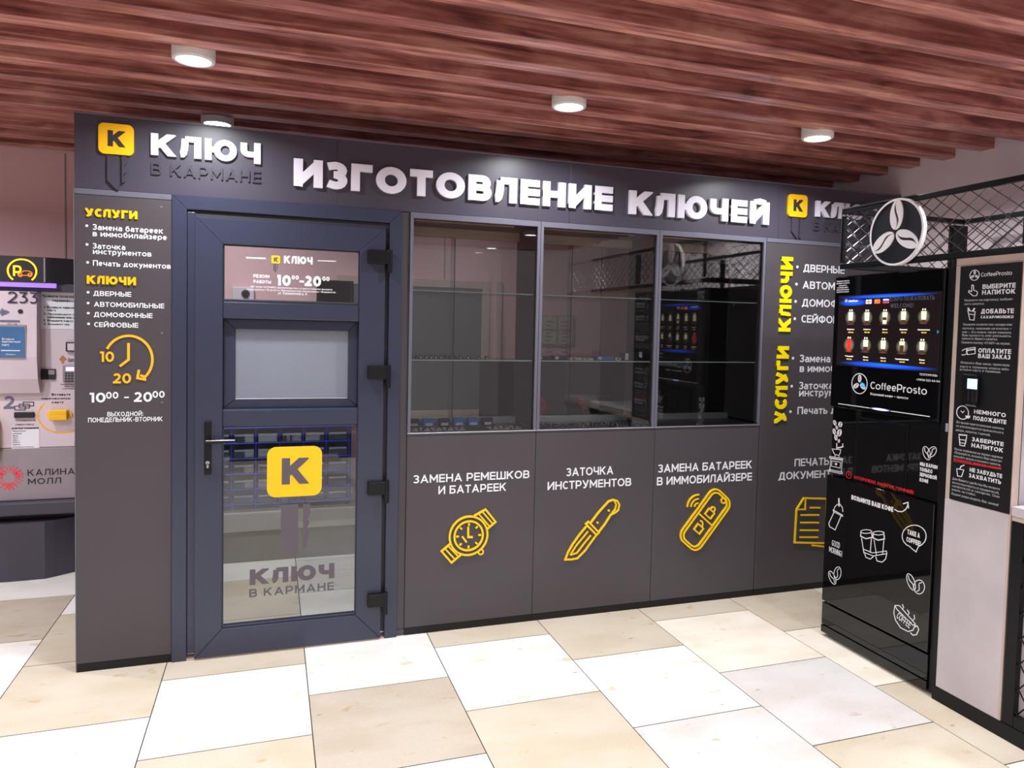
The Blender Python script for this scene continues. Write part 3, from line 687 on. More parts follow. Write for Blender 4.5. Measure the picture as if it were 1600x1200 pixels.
for i in range(8):
    a = math.radians(45*i); P.line([(cu+rr*.50*math.cos(a), cv+rr*.50*math.sin(a)), (cu+rr*.64*math.cos(a), cv+rr*.64*math.sin(a))], LW*.9, px=False)
P.line([zi(265, 340), zi(265, 379), zi(282, 379)], LW); P.line([zi(243, 377), zi(259, 398)], LW)
P.line([zi(287, 300), zi(330, 276), zi(367, 322), zi(334, 350)], LW); P.line([zi(303, 291), zi(347, 342)], LW*.8); P.line([zi(317, 283), zi(358, 331)], LW*.8)
P.line([zi(200, 402), zi(166, 432), zi(203, 474), zi(243, 440)], LW); P.line([zi(178, 421), zi(217, 463)], LW*.8); P.line([zi(190, 411), zi(229, 452)], LW*.8)
c2u, c2v = FAC.uv(*zi(312, 434)); P.line(arc(c2u, c2v, .013, .013, 0, 360, 14)[:-1], LW*.8, True, px=False)
P.obj('watch_symbol', M_ICON, p1)
p2 = counter_panel(2.1345, 2.8435, 'grey counter panel with raised yellow knife symbol', [('ЗАТОЧКА', (885, 744.2), (958.4, 728.2)), ('ИНСТРУМЕНТОВ', (855.4, 765.8), (986.4, 747.2))])
P = Print(FAC, IC0, IC1)
P.line([zi(x, y) for x, y in ((627, 463), (637, 436), (655, 405), (680, 370), (708, 336))]+[zi(743, 371), zi(722, 399), zi(700, 430), zi(672, 458), zi(650, 462)], LW, True)
P.line([zi(x, y) for x, y in ((645, 446), (668, 410), (695, 378), (712, 357))], LW*.8); P.line([zi(645, 446), zi(670, 438), zi(695, 405), zi(722, 372)], LW*.8)
P.line([zi(704, 330), zi(714, 322), zi(752, 362), zi(743, 371)], LW, True)
P.line([zi(x, y) for x, y in ((720, 328), (750, 288), (788, 246), (806, 240), (820, 244), (828, 258), (824, 278), (812, 288), (796, 296), (775, 330), (752, 360))], LW)
P.line([zi(808, 241), zi(816, 258), (zi(812, 276)), zi(800, 292)], LW*.8); P.dot(zi(789, 280), .006); P.dot(zi(747, 325), .006)
P.obj('knife_symbol', M_ICON, p2)
p3 = counter_panel(2.8445, 3.537, 'grey counter panel with raised yellow car key fob symbol', [('ЗАМЕНА БАТАРЕЕК', (1028.3, 738.6), (1174.9, 720)), ('В ИММОБИЛАЙЗЕРЕ', (1026.2, 758.5), (1174.9, 739))])
P = Print(FAC, IC0, IC1)
def fob(k):
    A_, B_ = Vector(FAC.uv(*zi(1194, 252))), Vector(FAC.uv(*zi(1104, 376))); c = (A_+B_)/2; d = (A_-B_); L = d.length/2+0.062*k; d.normalize(); n = Vector((-d.y, d.x)); hw = 0.084*k
    return c, d, n, [c+d*p.x+n*p.y for p in rrect(-L, L, -hw, hw, 0.05*k)]
for k in (1.0, .76): P.line(fob(k)[3], LW, True, px=False)
c, d, n, _ = fob(1); P.line([c-n*.062, c+n*.062], LW*.9, px=False)
for s, op in ((1, 0), (-1, 1)):
    cc = c+d*(.055*s)
    P.line([cc+d*(a-.012)+n*b for a, b in ((-.02, -.024), (.02, -.024), (.02, .024), (-.02, .024))], LW*.8, True, px=False)
    P.line([cc+d*(.008+.0)+n*(-.014), cc+d*.028+n*(-.012+.012*op), cc+d*.034+n*(.0+.014*op), cc+d*.028+n*(.012+.012*op)]+([cc+d*.008+n*.014] if not op else []), LW*.8, px=False)
ku, kv = FAC.uv(*zi(1217, 243)); P.line(arc(ku, kv, .016, .016, 0, 360, 16)[:-1], LW*.8, True, px=False)
wu, wv = FAC.uv(*zi(1121, 266))
for r_ in (.022, .046, .07): P.line(arc(wu, wv, r_, r_, 85, 178, 8), LW*.8, px=False)
P.obj('key_fob_symbol', M_ICON, p3)

# right information panel
pr = thing('information_panel', 'grey information panel partly behind the coffee machine, heading turned sideways', 'panel', (4.0, 0, 0))
box('board', M_PANEL, pr, 3.541, 4.528, 0.0, 0.018, 0.036, 2.098, 0.0015); box('top_strip', M_EDGE, pr, 3.541, 4.528, -0.003, 0.018, 2.099, 2.123, 0.002); kick(pr, 3.54, 4.528)
P = Print(FAC, 0.0004, 0.008)
P.text_uv('КЛЮЧИ', 0, 0.441, 0, 0.082, .27, rot=(3.726, 1.578)); P.obj('heading_letters', M_LEMON, pr); P = Print(FAC, 0.0004, 0.008); P.text_uv('УСЛУГИ', 0, 0.459, 0, 0.082, .27, rot=(3.722, 1.033)); P.obj('heading_letters', M_LEMON, pr)
P = Print(FAC)
rows = (('ДВЕРНЫЕ', 'ДВЕРН', (1255, 424.4), (1300.5, 415)), ('АВТОМОБИЛЬНЫЕ', 'АВТОМ', (1254, 450.8), (1304.5, 442)), ('ДОМОФОННЫЕ', 'ДОМО', (1252.8, 478.6), (1297, 469)), ('СЕЙФОВЫЕ', 'СЕЙФ', (1252, 503.9), (1290, 494.3)),
        ('Замена батареек', 'Замена', (1249.4, 565.9), (1297.5, 554.2)), ('в иммобилайзере', 'в иммо', (1249.4, 581.2), (1297, 570)), ('Заточка', 'Заточк', (1248.4, 608.4), (1294.5, 596)), ('инструментов', 'инстру', (1248.4, 619.4), (1294.5, 607.5)),
        ('Печать документов', 'Печать', (1245.8, 647.4), (1293, 635)), ('ПЕЧАТЬ', 'ПЕЧАТЬ', (1241.2, 728.8), (1295.5, 714.5)), ('ДОКУМЕНТОВ', 'ДОКУМЕН', (1216.3, 750), (1289.4, 735.5)))
dots = ((1245.8, 417), (1244.4, 444), (1243, 471), (1241.7, 498), (1239, 559.7), (1237, 603.4), (1235, 643.2))
for r0, r1, d0_, d1_ in ((0, 4, 0, 4), (4, 9, 4, 7)):
    P = Print(FAC)
    for t, f, a, b in rows[r0:r1]: P.text(t, a, b, .165, fit=f, h=11.8)
    for c in dots[d0_:d1_]: P.dot(c, 0.0085)
    P.obj('lettering', M_PRINT, pr)
P = Print(FAC)
for t, f, a, b in rows[9:]: P.text(t, a, b, .165, fit=f, h=11.8)
P.obj('lettering', M_PRINT, pr)
P = Print(FAC, IC0, IC1)
zd2 = lambda x, y: (1190+x/1.9355, 280+y/1.9355)
P.line([zd2(x, y) for x, y in ((98, 1098), (104, 998), (126, 964), (196, 966), (193, 1100))], LW, True)
P.line([zd2(104, 998), zd2(130, 998), zd2(131, 964)], LW*.8); P.line([zd2(196, 978), zd2(212, 978), zd2(208, 1112), zd2(150, 1106)], LW)
for (xa, xb, y) in ((145, 175, 993), (117, 172, 1015), (116, 171, 1038), (115, 170, 1061), (114, 169, 1082)): P.line([zd2(xa, y), zd2(xb, y)], LW*.85)
P.obj('document_symbol', M_ICON, pr)

# ================================================================== INSIDE THE KIOSK
M_BLUEW = mat('blue coated wire', (18, 44, 190), 0.35)
M_GLINT = mat('pale tray glint', (150, 158, 186), 0.3)  # pale strip colour painting the glints along the tray fronts
M_TRAY = glass('clear tray plastic', tint=(0.80, 0.84, 0.92), refl=2.6, haze=0.22, hazecol=(170, 178, 200))
M_CABG = mat('grey cabinet board', (122, 116, 114), 0.5)
M_CABL = mat('light grey cabinet board', (176, 170, 170), 0.45)
M_RACKB = mat('dark rack board', (52, 50, 62), 0.6)
cab = thing('low_cabinet', 'low grey cabinet behind the lower door pane, under the wire rack', 'cabinet', (1.0, 1.55, 0))
box('base', M_CABG, cab, 0.1, 1.9, 1.40, 1.74, 0.0, 0.20, 0.003); box('drawer_front', M_CABL, cab, 0.1, 1.9, 1.385, 1.40, 0.205, 0.33, 0.003); box('body', M_CABG, cab, 0.1, 1.9, 1.40, 1.74, 0.20, 0.345)
rack = thing('wire_rack', 'blue wire rack with clear plastic trays seen through the lower door pane', 'rack', (0.9, 1.5, 0.346))
box('back_board', M_RACKB, rack, 0.1, 1.34, 1.60, 1.615, 0.346, 1.22)
mb = MB()
for i in range(9): mb.tube((0.12+i*0.148, 1.40, 0.35), (0.12+i*0.148, 1.40, 1.2), 0.0045, 5)
for i in range(9): mb.tube((0.1, 1.396, 0.38+i*0.1), (1.32, 1.396, 0.38+i*0.1), 0.0045, 5)
mb.obj('wire_grid', M_BLUEW, rack)
tr0 = None
for j in range(8):
    for i in range(8):
        x = 0.135+i*0.148; z = 0.385+j*0.1
        if tr0 is None:
            mb = MB(); mb.box(0, 0.12, 0, 0.003, 0, 0.055); mb.box(0, 0.12, 0.003, 0.14, 0, 0.003); mb.box(0, 0.003, 0.003, 0.14, 0.003, 0.055); mb.box(0.117, 0.12, 0.003, 0.14, 0.003, 0.055)
            mb.box(0.01, 0.11, 0.02, 0.13, 0.003, 0.03)
            mb.box(0.004, 0.116, -0.002, 0.0, 0.040, 0.052, mi=1); tr0 = mb.obj('tray', [M_TRAY, M_GLINT], rack); o = tr0
        else:
            o = tr0.copy(); COL.objects.link(o)
        o.location = (x, 1.405, z)
wbx = thing('wall_box', 'small pale wall box with a round dark lens, seen through the upper door pane', 'box', (0.72, 1.72, 1.7))
a = at(380, 459, 1, 1.70)
box('case', M_TERM, wbx, a.x-0.07, a.x+0.07, 1.70, 1.749, a.z-0.045, a.z+0.045, 0.004)
MB().tube((a.x+0.015, 1.70, a.z), (a.x+0.015, 1.675, a.z), 0.028, 16, r2=0.018).obj('lens', M_HINGE, wbx)
a = at(495, 437, 1, 1.72); b = at(552, 476, 1, 1.72)
mon = thing('wall_screen', 'dark flat screen on the kiosk back wall behind the upper door pane', 'screen', ((a.x+b.x)/2, 1.73, b.z))
box('housing', M_BLACKM, mon, a.x, b.x, 1.715, 1.749, b.z, a.z, 0.004); box('display', M_BLACK, mon, a.x+0.012, b.x-0.012, 1.712, 1.7155, b.z+0.012, a.z-0.012)
M_BOARD = mat('grey felt board', (104, 102, 106), 0.8)
a = at(650, 452, 1, 1.72); b = at(750, 640, 1, 1.72)
wbd = thing('wall_board', 'tall grey board with pale trim on the kiosk wall behind the first display window', 'board', ((a.x+b.x)/2, 1.73, b.z))
box('felt', M_BOARD, wbd, a.x-0.5, b.x, 1.725, 1.749, b.z, a.z+0.02)
for x0, x1, z0, z1 in ((b.x, b.x+0.06, b.z-0.06, a.z+0.08), (a.x-0.56, b.x, b.z-0.06, b.z), (a.x-0.56, b.x, a.z+0.02, a.z+0.08)): box('trim', M_BEIGE, wbd, x0, x1, 1.718, 1.749, z0, z1, 0.003)
box('grey_cap', M_BEIGE, wbd, b.x+0.12, b.x+0.16, 1.72, 1.749, b.z-0.06, a.z+0.08, 0.003)
# framed certificates
M_PAPER = mat('aged paper', (196, 186, 160), 0.7, var=0.15, scale=40)
M_FRAMEG = mat('pale picture frame', (168, 160, 140), 0.4)
a = at(846, 492, 1, 1.73); b = at(896, 540, 1, 1.73)
cer = thing('framed_certificates', 'frame of four paper certificates on the wall behind the middle display window', 'picture', ((a.x+b.x)/2, 1.74, b.z))
box('backing', M_FRAMEG, cer, a.x, b.x, 1.735, 1.749, b.z, a.z)
for i in range(2):
    for j in range(2):
        ww, hh = (b.x-a.x)/2, (a.z-b.z)/2
        pp = box('sheet', M_PAPER, cer, a.x+ww*i+0.012, a.x+ww*(i+1)-0.012, 1.731, 1.735, b.z+hh*j+0.01, b.z+hh*(j+1)-0.01)
        Q = Print(Plane(1, 1.731))
        for q in range(5): Q.line([(a.x+ww*i+0.04, b.z+hh*(j+1)-0.05-q*0.03), (a.x+ww*(i+1)-0.04-0.02*(q % 2), b.z+hh*(j+1)-0.05-q*0.03)], 0.008, px=False)
        Q.obj('print_lines', M_GREYP, pp)
# dark cupboard
M_DARKC = mat('dark cupboard board', (30, 28, 32), 0.5)
cup = thing('dark_cupboard', 'tall dark cupboard inside the kiosk behind the empty display window', 'cupboard', (4.6, 1.4, 0))
box('body', M_DARKC, cup, 3.72, 4.52, 0.86, 1.74, 0.0, 2.05, 0.003)
for x0, x1 in ((3.722, 4.118), (4.122, 4.518)):
    d_ = box('cupboard_door', M_DARKC, cup, x0, x1, 0.84, 0.859, 0.05, 2.03, 0.003)
box('handle', M_CHROME, cup, 4.085, 4.095, 0.825, 0.84, 1.0, 1.2, 0.002); box('handle', M_CHROME, cup, 4.145, 4.155, 0.825, 0.84, 1.0, 1.2, 0.002)
# bench with the red key cutting machine
bench = thing('work_bench', 'dark work bench inside the kiosk behind the middle display window', 'bench', (2.8, 1.0, 0))
box('worktop', M_DARKC, bench, 2.2, 3.70, 0.75, 1.35, 0.80, 0.84, 0.004)
box('splash_board', M_DARKC, bench, 2.2, 3.70, 1.352, 1.372, 0.5, 1.34)
for x in (2.25, 3.62): box('leg_panel', M_DARKC, bench, x, x+0.03, 0.78, 1.33, 0.0, 0.80)
M_MRED = mat('red enamel', (140, 26, 18), 0.3)
a = at(955, 655, 1, 1.0)
km = thing('key_cutting_machine', 'red and black key cutting machine on the bench behind the middle display window', 'machine', (a.x, 1.05, 0.84))
x0 = a.x-0.12
box('machine_base', M_MRED, km, x0, x0+0.44, 0.86, 1.24, 0.842, 0.93, 0.015)
MB().tube((x0+0.05, 1.12, 1.02), (x0+0.25, 1.12, 1.02), 0.075, 20).obj('motor', M_BLACKM, km)
box('carriage', M_MRED, km, x0+0.2, x0+0.42, 0.9, 1.0, 0.932, 1.0, 0.01)
MB().tube((x0+0.30, 1.05, 1.02), (x0+0.315, 1.05, 1.02), 0.045, 24).obj('cutting_wheel', M_CHROME, km)
for q in (0.24, 0.34): box('clamp', M_ALU, km, x0+q, x0+q+0.05, 0.91, 0.98, 1.0, 1.03, 0.004)
MB().tube((x0+0.40, 0.95, 0.98), (x0+0.48, 0.9, 1.10), 0.009, 8).tube((x0+0.48, 0.9, 1.10), (x0+0.485, 0.895, 1.125), 0.016, 10).obj('lever', M_BLACKM, km)
box('guard', M_BLACKM, km, x0+0.18, x0+0.40, 1.05, 1.16, 1.03, 1.12, 0.01)
km2 = thing('grinder', 'black bench grinder with red guards behind the middle display window post', 'machine', (a.x-0.36, 1.06, 0.84))
gx = a.x-0.36
box('foot', M_BLACKM, km2, gx-0.08, gx+0.08, 0.98, 1.14, 0.842, 0.93, 0.01); MB().tube((gx-0.12, 1.06, 1.0), (gx+0.12, 1.06, 1.0), 0.07, 20).obj('motor', M_BLACKM, km2)
for s_ in (-1, 1): MB().tube((gx+s_*0.13, 1.06, 1.0), (gx+s_*0.165, 1.06, 1.0), 0.085, 22).obj('wheel_guard', M_MRED, km2)

# ================================================================== GOODS IN THE WINDOWS
M_BLUEB = mat('blue carton', (70, 120, 190), 0.45, var=0.2, scale=40); M_NAVB = mat('navy carton', (34, 44, 84), 0.45, var=0.2, scale=40)
M_CARD = mat('white card', (214, 206, 206), 0.6); M_STRAP = mat('reddish strap', (150, 84, 78), 0.6); M_STRAPD = mat('dark strap', (60, 50, 56), 0.6)
M_SILV = mat('silver cell', (196, 196, 200), 0.25, metal=1.0); M_BLKPL = mat('black fob plastic', (26, 26, 30), 0.3)
zb0 = CZ0+0.0025
# row of battery packs near the back of the first window
kinds = [('navy', M_NAVB), ('blue', M_BLUEB), ('navy', M_NAVB), ('blue', M_BLUEB), ('blue', M_BLUEB), ('navy', M_NAVB)]
pos = [1.52, 1.60, 1.685, 1.765, 1.845, 1.925]
words_ = ['first', 'second', 'third', 'fourth', 'fifth', 'sixth']
for i, (x, (nm, m)) in enumerate(zip(pos, kinds)):
    t = thing('battery_pack', 'small %s battery pack, %s from the shop door along the window bottom' % (nm, words_[i]), 'battery pack', (x, 0.21, zb0), 'battery packs in the first window')
    box('carton', m, t, x-0.03, x+0.03, 0.20, 0.235, zb0, zb0+0.042, 0.002)
    box('paper_label', M_CARD, t, x-0.018, x+0.02, 0.1985, 0.1999, zb0+0.006, zb0+0.02)
for i in range(8):
    x = 1.49+i*0.062+(0.12 if i > 4 else 0)
    t = thing('strap_card', 'flat card with a reddish watch strap at the window front, %s from the shop door' % (words_+['seventh', 'eighth'])[i], 'watch strap', (x, 0.09, zb0), 'watch strap cards in the first window')
    mb = MB(); mb.add([(x-0.025+0.0, 0.05, zb0+0.001), (x+0.025, 0.05, zb0+0.001), (x+0.03, 0.13, zb0+0.006), (x-0.02, 0.13, zb0+0.006), (x-0.025, 0.05, zb0), (x+0.025, 0.05, zb0), (x+0.03, 0.13, zb0), (x-0.02, 0.13, zb0)],
        [(0, 1, 2, 3), (4, 7, 6, 5), (0, 4, 5, 1), (1, 5, 6, 2), (2, 6, 7, 3), (3, 7, 4, 0)]); mb.obj('card', M_CARD, t)
    MB().tube((x-0.012, 0.055, zb0+0.007), (x+0.016, 0.125, zb0+0.012), 0.006, 6).obj('strap', M_STRAP if i % 2 == 0 else M_STRAPD, t)
random.seed(11)
# silver cells on the middle shelf of the first window
zs = 1.3955
for i in range(14):
    x = 1.49+i*0.0255 if i < 11 else (1.79, 1.845, 1.895)[i-11]
    t = tag(MB().lathe([(0.0005, 0), (0.0085, 0), (0.009, 0.001), (0.009, 0.012), (0.006, 0.0125), (0.006, 0.014), (0.0005, 0.014)], (x, 0.14+random.uniform(-.02, .02), zs), 16).obj('battery_cell', M_SILV),
            'tiny silver battery cell on the middle glass shelf of the first window', 'battery', 'battery cells on the first window shelf')
for i, x in enumerate((1.66, 1.70)):
    tag(MB().box(x-0.012, x+0.012, 0.10, 0.13, zs, zs+0.012, 0.002).obj('clear_blister', M_TRAY), 'small clear blister on the shelf of the first window', 'blister', 'clear blisters on the first window shelf')
# boxes on the middle shelf of the middle window
for x0, x1, m, hgt, lab in ((2.165, 2.255, M_BLKPL, 0.018, 'long black key blank box at the near end of the middle window shelf'), (2.262, 2.345, M_NAVB, 0.022, 'navy blue box next to the black box on the middle window shelf'),
                            (2.36, 2.43, M_CARD, 0.012, 'thin pale packet on the middle window shelf'), (2.44, 2.50, M_CARD, 0.010, 'flatter pale packet beside the blue carton on the middle window shelf'),
                            (2.52, 2.625, M_BLUEB, 0.022, 'bright blue carton on the middle window shelf'), (2.635, 2.67, M_CARD, 0.015, 'small white packet between blue and black cartons on the shelf'),
                            (2.685, 2.80, M_BLKPL, 0.042, 'taller black carton with white end on the middle window shelf')):
    t = thing('carton', lab, 'box', ((x0+x1)/2, 0.12, zs))
    box('body', m, t, x0, x1, 0.10, 0.15, zs, zs+hgt, 0.001)
    box('paper_label', M_CARD if m is not M_CARD else M_GREYP, t, x0+0.01, x0+0.03, 0.0985, 0.0999, zs+0.003, zs+hgt-0.003)
# key fobs heaped along the bottom of the middle window
for i in range(30):
    x = 2.17+(i % 15)*0.043+random.uniform(-.008, .008); y = (0.07 if i < 15 else 0.15)+random.uniform(-.015, .015)
    a = random.uniform(0, PI); m = random.choice([M_BLKPL, M_BLKPL, M_SILV, M_NAVB])
    t = thing('key_fob', 'small black or silver car key fob lying at the bottom of the middle window', 'key fob', (x, y, zb0), 'key fobs in the middle window')
    ca, sa = math.cos(a), math.sin(a)
    body = [(px_*ca-py_*sa+x, px_*sa+py_*ca+y) for px_, py_ in rrect(-.016, .016, -.01, .01, .006, 3)]
    mb = MB(); mb.prism([Vector(p) for p in body], lambda u, v, d: (u, v, zb0+d), 0.0, 0.011); mb.obj('body', m, t)
    MB().lathe([(0.004, 0), (0.007, 0.0), (0.007, 0.003), (0.004, 0.003), (0.004, 0)], (x+ca*.021, y+sa*.021, zb0+0.001), 12).obj('ring', M_SILV, t)
    MB().box(x-0.004, x+0.004, y-0.003, y+0.003, zb0+0.011, zb0+0.0125).obj('button', M_SILV if m is not M_SILV else M_BLKPL, t)
for i in range(6):
    x = 1.99+i*0.018
    tag(MB().lathe([(0.0005, 0), (0.007, 0), (0.0075, 0.002), (0.007, 0.008), (0.0005, 0.008)], (x, 0.07+0.02*(i % 2), zb0), 12).obj('button_cell', M_SILV), 'tiny silver button cell at the far bottom corner of the first window', 'battery', 'button cells in the first window')

# ================================================================== PARKING TERMINAL
term = thing('parking_terminal', 'white and grey parking payment terminal against the pink wall', 'terminal', (-0.55, 1.5, 0))
TY = 1.38
TP = Plane(1, TY)
XL, XR = -1.15, -0.10
def extr(name, prof, x0, x1, m, parent=term):
    "side profile (y, z) run along x"
    mb = MB(); n = len(prof)
    mb.add([(x0, p[0], p[1]) for p in prof]+[(x1, p[0], p[1]) for p in prof], [(i, (i+1) % n, n+(i+1) % n, n+i) for i in range(n)]+[tuple(range(n)), tuple(range(2*n-1, n-1, -1))])
    return mb.obj(name, m, parent)
def plan(name, pts, z0, z1, m, parent=term):
    mb = MB(); mb.prism([Vector(p) for p in pts], lambda u, v, d: (u, v, d), z0, z1); return mb.obj(name, m, parent)
xr = TP.uv(80, 404)[0]
plan('header', [(XL, 1.749), (XL, 1.345), (xr-0.02, 1.345), (xr, 1.352), (XR+0.02, 1.50), (XR+0.02, 1.749)], 1.765, 1.915, M_TERMB)
box('header_seam', M_TERMG, term, xr-0.030, xr-0.022, 1.344, 1.37, 1.77, 1.91)
box('light_band', mat('violet light strip', (150, 112, 232), 0.5, emit=0.9), term, XL, xr+0.03, TY-0.030, TY-0.010, 1.738, 1.7645)
box('soffit', M_TERMD, term, XL, XR, 1.385, 1.749, 1.715, 1.764)
box('upper_body', M_TERM, term, XL, XR, TY+0.05, 1.749, 0.785, 1.714, 0.004)
# projecting screen housing with sloped underside
hx1 = TP.uv(60, 500)[0]
extr('screen_housing', [(TY+0.05, 1.712), (TY-0.03, 1.712), (TY-0.04, 1.33), (TY-0.02, 1.20), (TY+0.02, 1.115), (TY+0.05, 1.115)], XL, hx1, M_TERM)
SP = Plane(1, TY-0.0425)
u0, v0 = SP.uv(0, 558); u1, v1 = SP.uv(38, 511)
box('screen_bezel', M_TERMG, term, u1-0.33, u1+0.008, TY-0.041, TY-0.036, v0-0.012, v1+0.012)
scr = box('screen', mat('terminal screen', (62, 98, 140), 0.25, emit=0.38, var=0.35, scale=4), term, u1-0.32, u1, TY-0.044, TY-0.041, v0, v1)
P = Print(Plane(1, TY-0.045))
zt7 = lambda x, y: (x/6.669, 380+y/6.669)
P.text('Вставьте', zt7(22, 1008), zt7(148, 988), .2); P.text('парковочную', zt7(20, 1035), zt7(215, 1015), .2); P.text('карту', zt7(20, 1068), zt7(95, 1046), .2); P.text('Отмена', zt7(60, 1166), zt7(160, 1150), .16)
P.line([zt7(10, 1118), zt7(210, 1120)], .006)
P.obj('screen_text', M_WHITE, term)
P = Print(Plane(1, TY-0.036)); P.text('233', zt7(78, 622), zt7(398, 512), .12); P.obj('number', M_NAVY, term)
P = Print(Plane(1, TY-0.036))
for i, hgt in enumerate((30, 60, 84, 40, 52, 30, 44, 20, 16)): P.line([zt7(2+i*11, 718-hgt/2), zt7(2+i*11, 718+hgt/2)], .0045)
P.line([zt7(0, 810), zt7(205, 813)], .012); P.text('12 18', zt7(75, 862), zt7(182, 838), .16)
P.obj('speaker_marks', M_GREYP, term)
P = Print(Plane(1, TY-0.036)); P.dot(zt7(212, 711), .013); P.obj('microphone_hole', M_BLKP, term)
# header symbol
HPn = Plane(1, 1.3448)
P = Print(HPn, 0.0, 0.004)
cu, cv = HPn.uv(*zt7(232, 290)); rr = cv-HPn.uv(*zt7(232, 412))[1]
P.line(arc(cu, cv, rr*1.05, rr, -48, 230, 30), .0085, px=False)
P.text('Р', zt7(138, 340), zt7(226, 226), .17, h=16.5)
M_LED = mat('amber lit symbol', (255, 190, 30), 0.5, emit=1.4); P.obj('parking_symbol', M_LED, term)
P = Print(HPn, 0.0, 0.004)
P.line([zt7(x, y) for x, y in ((188, 330), (192, 312), (225, 306), (250, 288), (300, 290), (335, 308), (336, 332), (318, 336), (230, 336), (200, 334))], .0035, True)
for c in (212, 312):
    a_, b_ = HPn.uv(*zt7(c, 332)); P.line(arc(a_, b_, .009, .009, 0, 360, 12)[:-1], .004, True, px=False)
P.obj('car_symbol', mat('orange lit symbol', (255, 120, 30), 0.5, emit=1.2), term)
# right upper area
UP_ = Plane(1, TY+0.05)
a = UP_.uv(*zt7(428, 890)); b = UP_.uv(*zt7(900, 520))
box('notice_sheet', M_PRINT, term, a[0], XR-0.03, TY+0.048, TY+0.05, a[1], b[1]+0.02)
P = Print(Plane(1, TY+0.0475))
for t, f, x0, y0, x1, y1 in (('Правила пользования', 'Правила пользова', 440, 562, 800, 545), ('терминалом', None, 543, 608, 790, 590), ('1. Вставьте парковочную', '1. Вставьте парково', 455, 676, 800, 662), ('карту', None, 492, 706, 585, 690),
        ('2. Произведите оплату', '2. Произведите оп', 455, 745, 800, 735), ('наличными или картой', 'наличными или ка', 492, 780, 800, 765), ('3. Возьмите карту', None, 455, 814, 760, 800), ('4. Возьмите чек', None, 455, 850, 725, 838)):
    P.text(t, zt7(x0, y0), zt7(x1, y1), .2, fit=f)
P.obj('notice_text', M_BLKP, term)
zt5 = lambda x, y: (x/6.669, 540+y/6.669)
def pbox(name, m, x0, y0, x1, y1, t0, t1, z=zt5, parent=term, bev=0.0):
    a = UP_.uv(*z(x0, y1)); b = UP_.uv(*z(x1, y0)); return box(name, m, parent, a[0], b[0], TY+0.05-t1, TY+0.05-t0, a[1], b[1], bev)
rd = pbox('card_reader', M_TERMB, 692, 1030, 860, 1128, 0.0, 0.02, zt7, bev=.004); pbox('reader_window', M_TERM, 712, 1045, 850, 1115, 0.02, 0.022, zt7, rd)
P = Print(UP_); P.line([zt5(655, 188), zt5(655, 128)], .014); P.line([zt5(625, 152), zt5(655, 118), zt5(688, 150)], .014); P.obj('arrow_mark', mat('ochre print', (176, 130, 60), 0.6), term)
P = Print(UP_); P.text('Поднесите', zt5(710, 150), zt5(830, 133), .2); P.text('банковскую', zt5(710, 168), zt5(830, 150), .2)
P.text('Прикладывая', zt5(630, 408), zt5(815, 398), .2); P.text('карту ждите', zt5(665, 430), zt5(808, 418), .2); P.text('сигнала', zt5(645, 452), zt5(812, 442), .2)
P.text('Вставьте', zt5(538, 522), zt5(735, 496), .2); P.text('парковочную', zt5(432, 562), zt5(735, 538), .2); P.text('карту', zt5(540, 600), zt5(663, 578), .2)
P.text('Оплатите', zt5(162, 790), zt5(368, 765), .12); P.text('парковку', zt5(162, 830), zt5(355, 808), .12); P.text('наличными', zt5(122, 870), zt5(402, 845), .26); P.obj('instruction_text', M_BLKP, term)
kp = pbox('keypad', M_TERMG, 664, 205, 860, 385, 0.0, 0.03, bev=.004)
pbox('keypad_display', mat('lit keypad display', (236, 210, 255), 0.5, emit=0.6), 700, 220, 800, 262, 0.03, 0.032, parent=kp)
for i in range(4):
    for j in range(4): pbox('key', M_TERMB, 690+j*32, 278+i*27, 712+j*32, 292+i*27, 0.03, 0.034, parent=kp)
sl = pbox('slot_plate', M_TERMB, 428, 244, 580, 352, 0.0, 0.01); pbox('slot_mouth', M_TERMG, 508, 254, 574, 300, 0.01, 0.014, parent=sl); pbox('slot_lip', M_HINGE, 444, 250, 500, 346, 0.01, 0.02, parent=sl)
P = Print(UP_); P.text('2', zt5(38, 660), zt5(152, 525), .2); P.obj('number', M_GREYP, term)
P = Print(UP_)
for x, y in ((155, 630), (200, 610), (243, 588)): P.line([zt5(x, y), zt5(x+108, y), zt5(x+108, y+40), zt5(x, y+40)], .004, True)
P.obj('banknote_marks', M_BLKP, term)
pbox('banknote_slot', M_BLKP, 152, 690, 362, 752, 0.0, 0.015, bev=.004)
pbox('notice_sheet', M_PRINT, 126, 872, 410, 1145, 0.0, 0.002)
P = Print(Plane(1, TY+0.0475))
for t, x1, y in (('Принимаемые', 270, 890), ('купюры:', 230, 915), ('50 р', 184, 940), ('100 р', 188, 963), ('200 р', 190, 985), ('500 р', 206, 1008), ('1000 р', 208, 1032), ('Терминал купюры', 350, 1056), ('номиналом 500 рублей', 402, 1078), ('банкноты сдачу', 320, 1102), ('не принимает!', 322, 1122)):
    P.text(t, zt5(132, y+5), zt5(x1, y-7), .18)
P.obj('notice_text', M_GREYP, term)
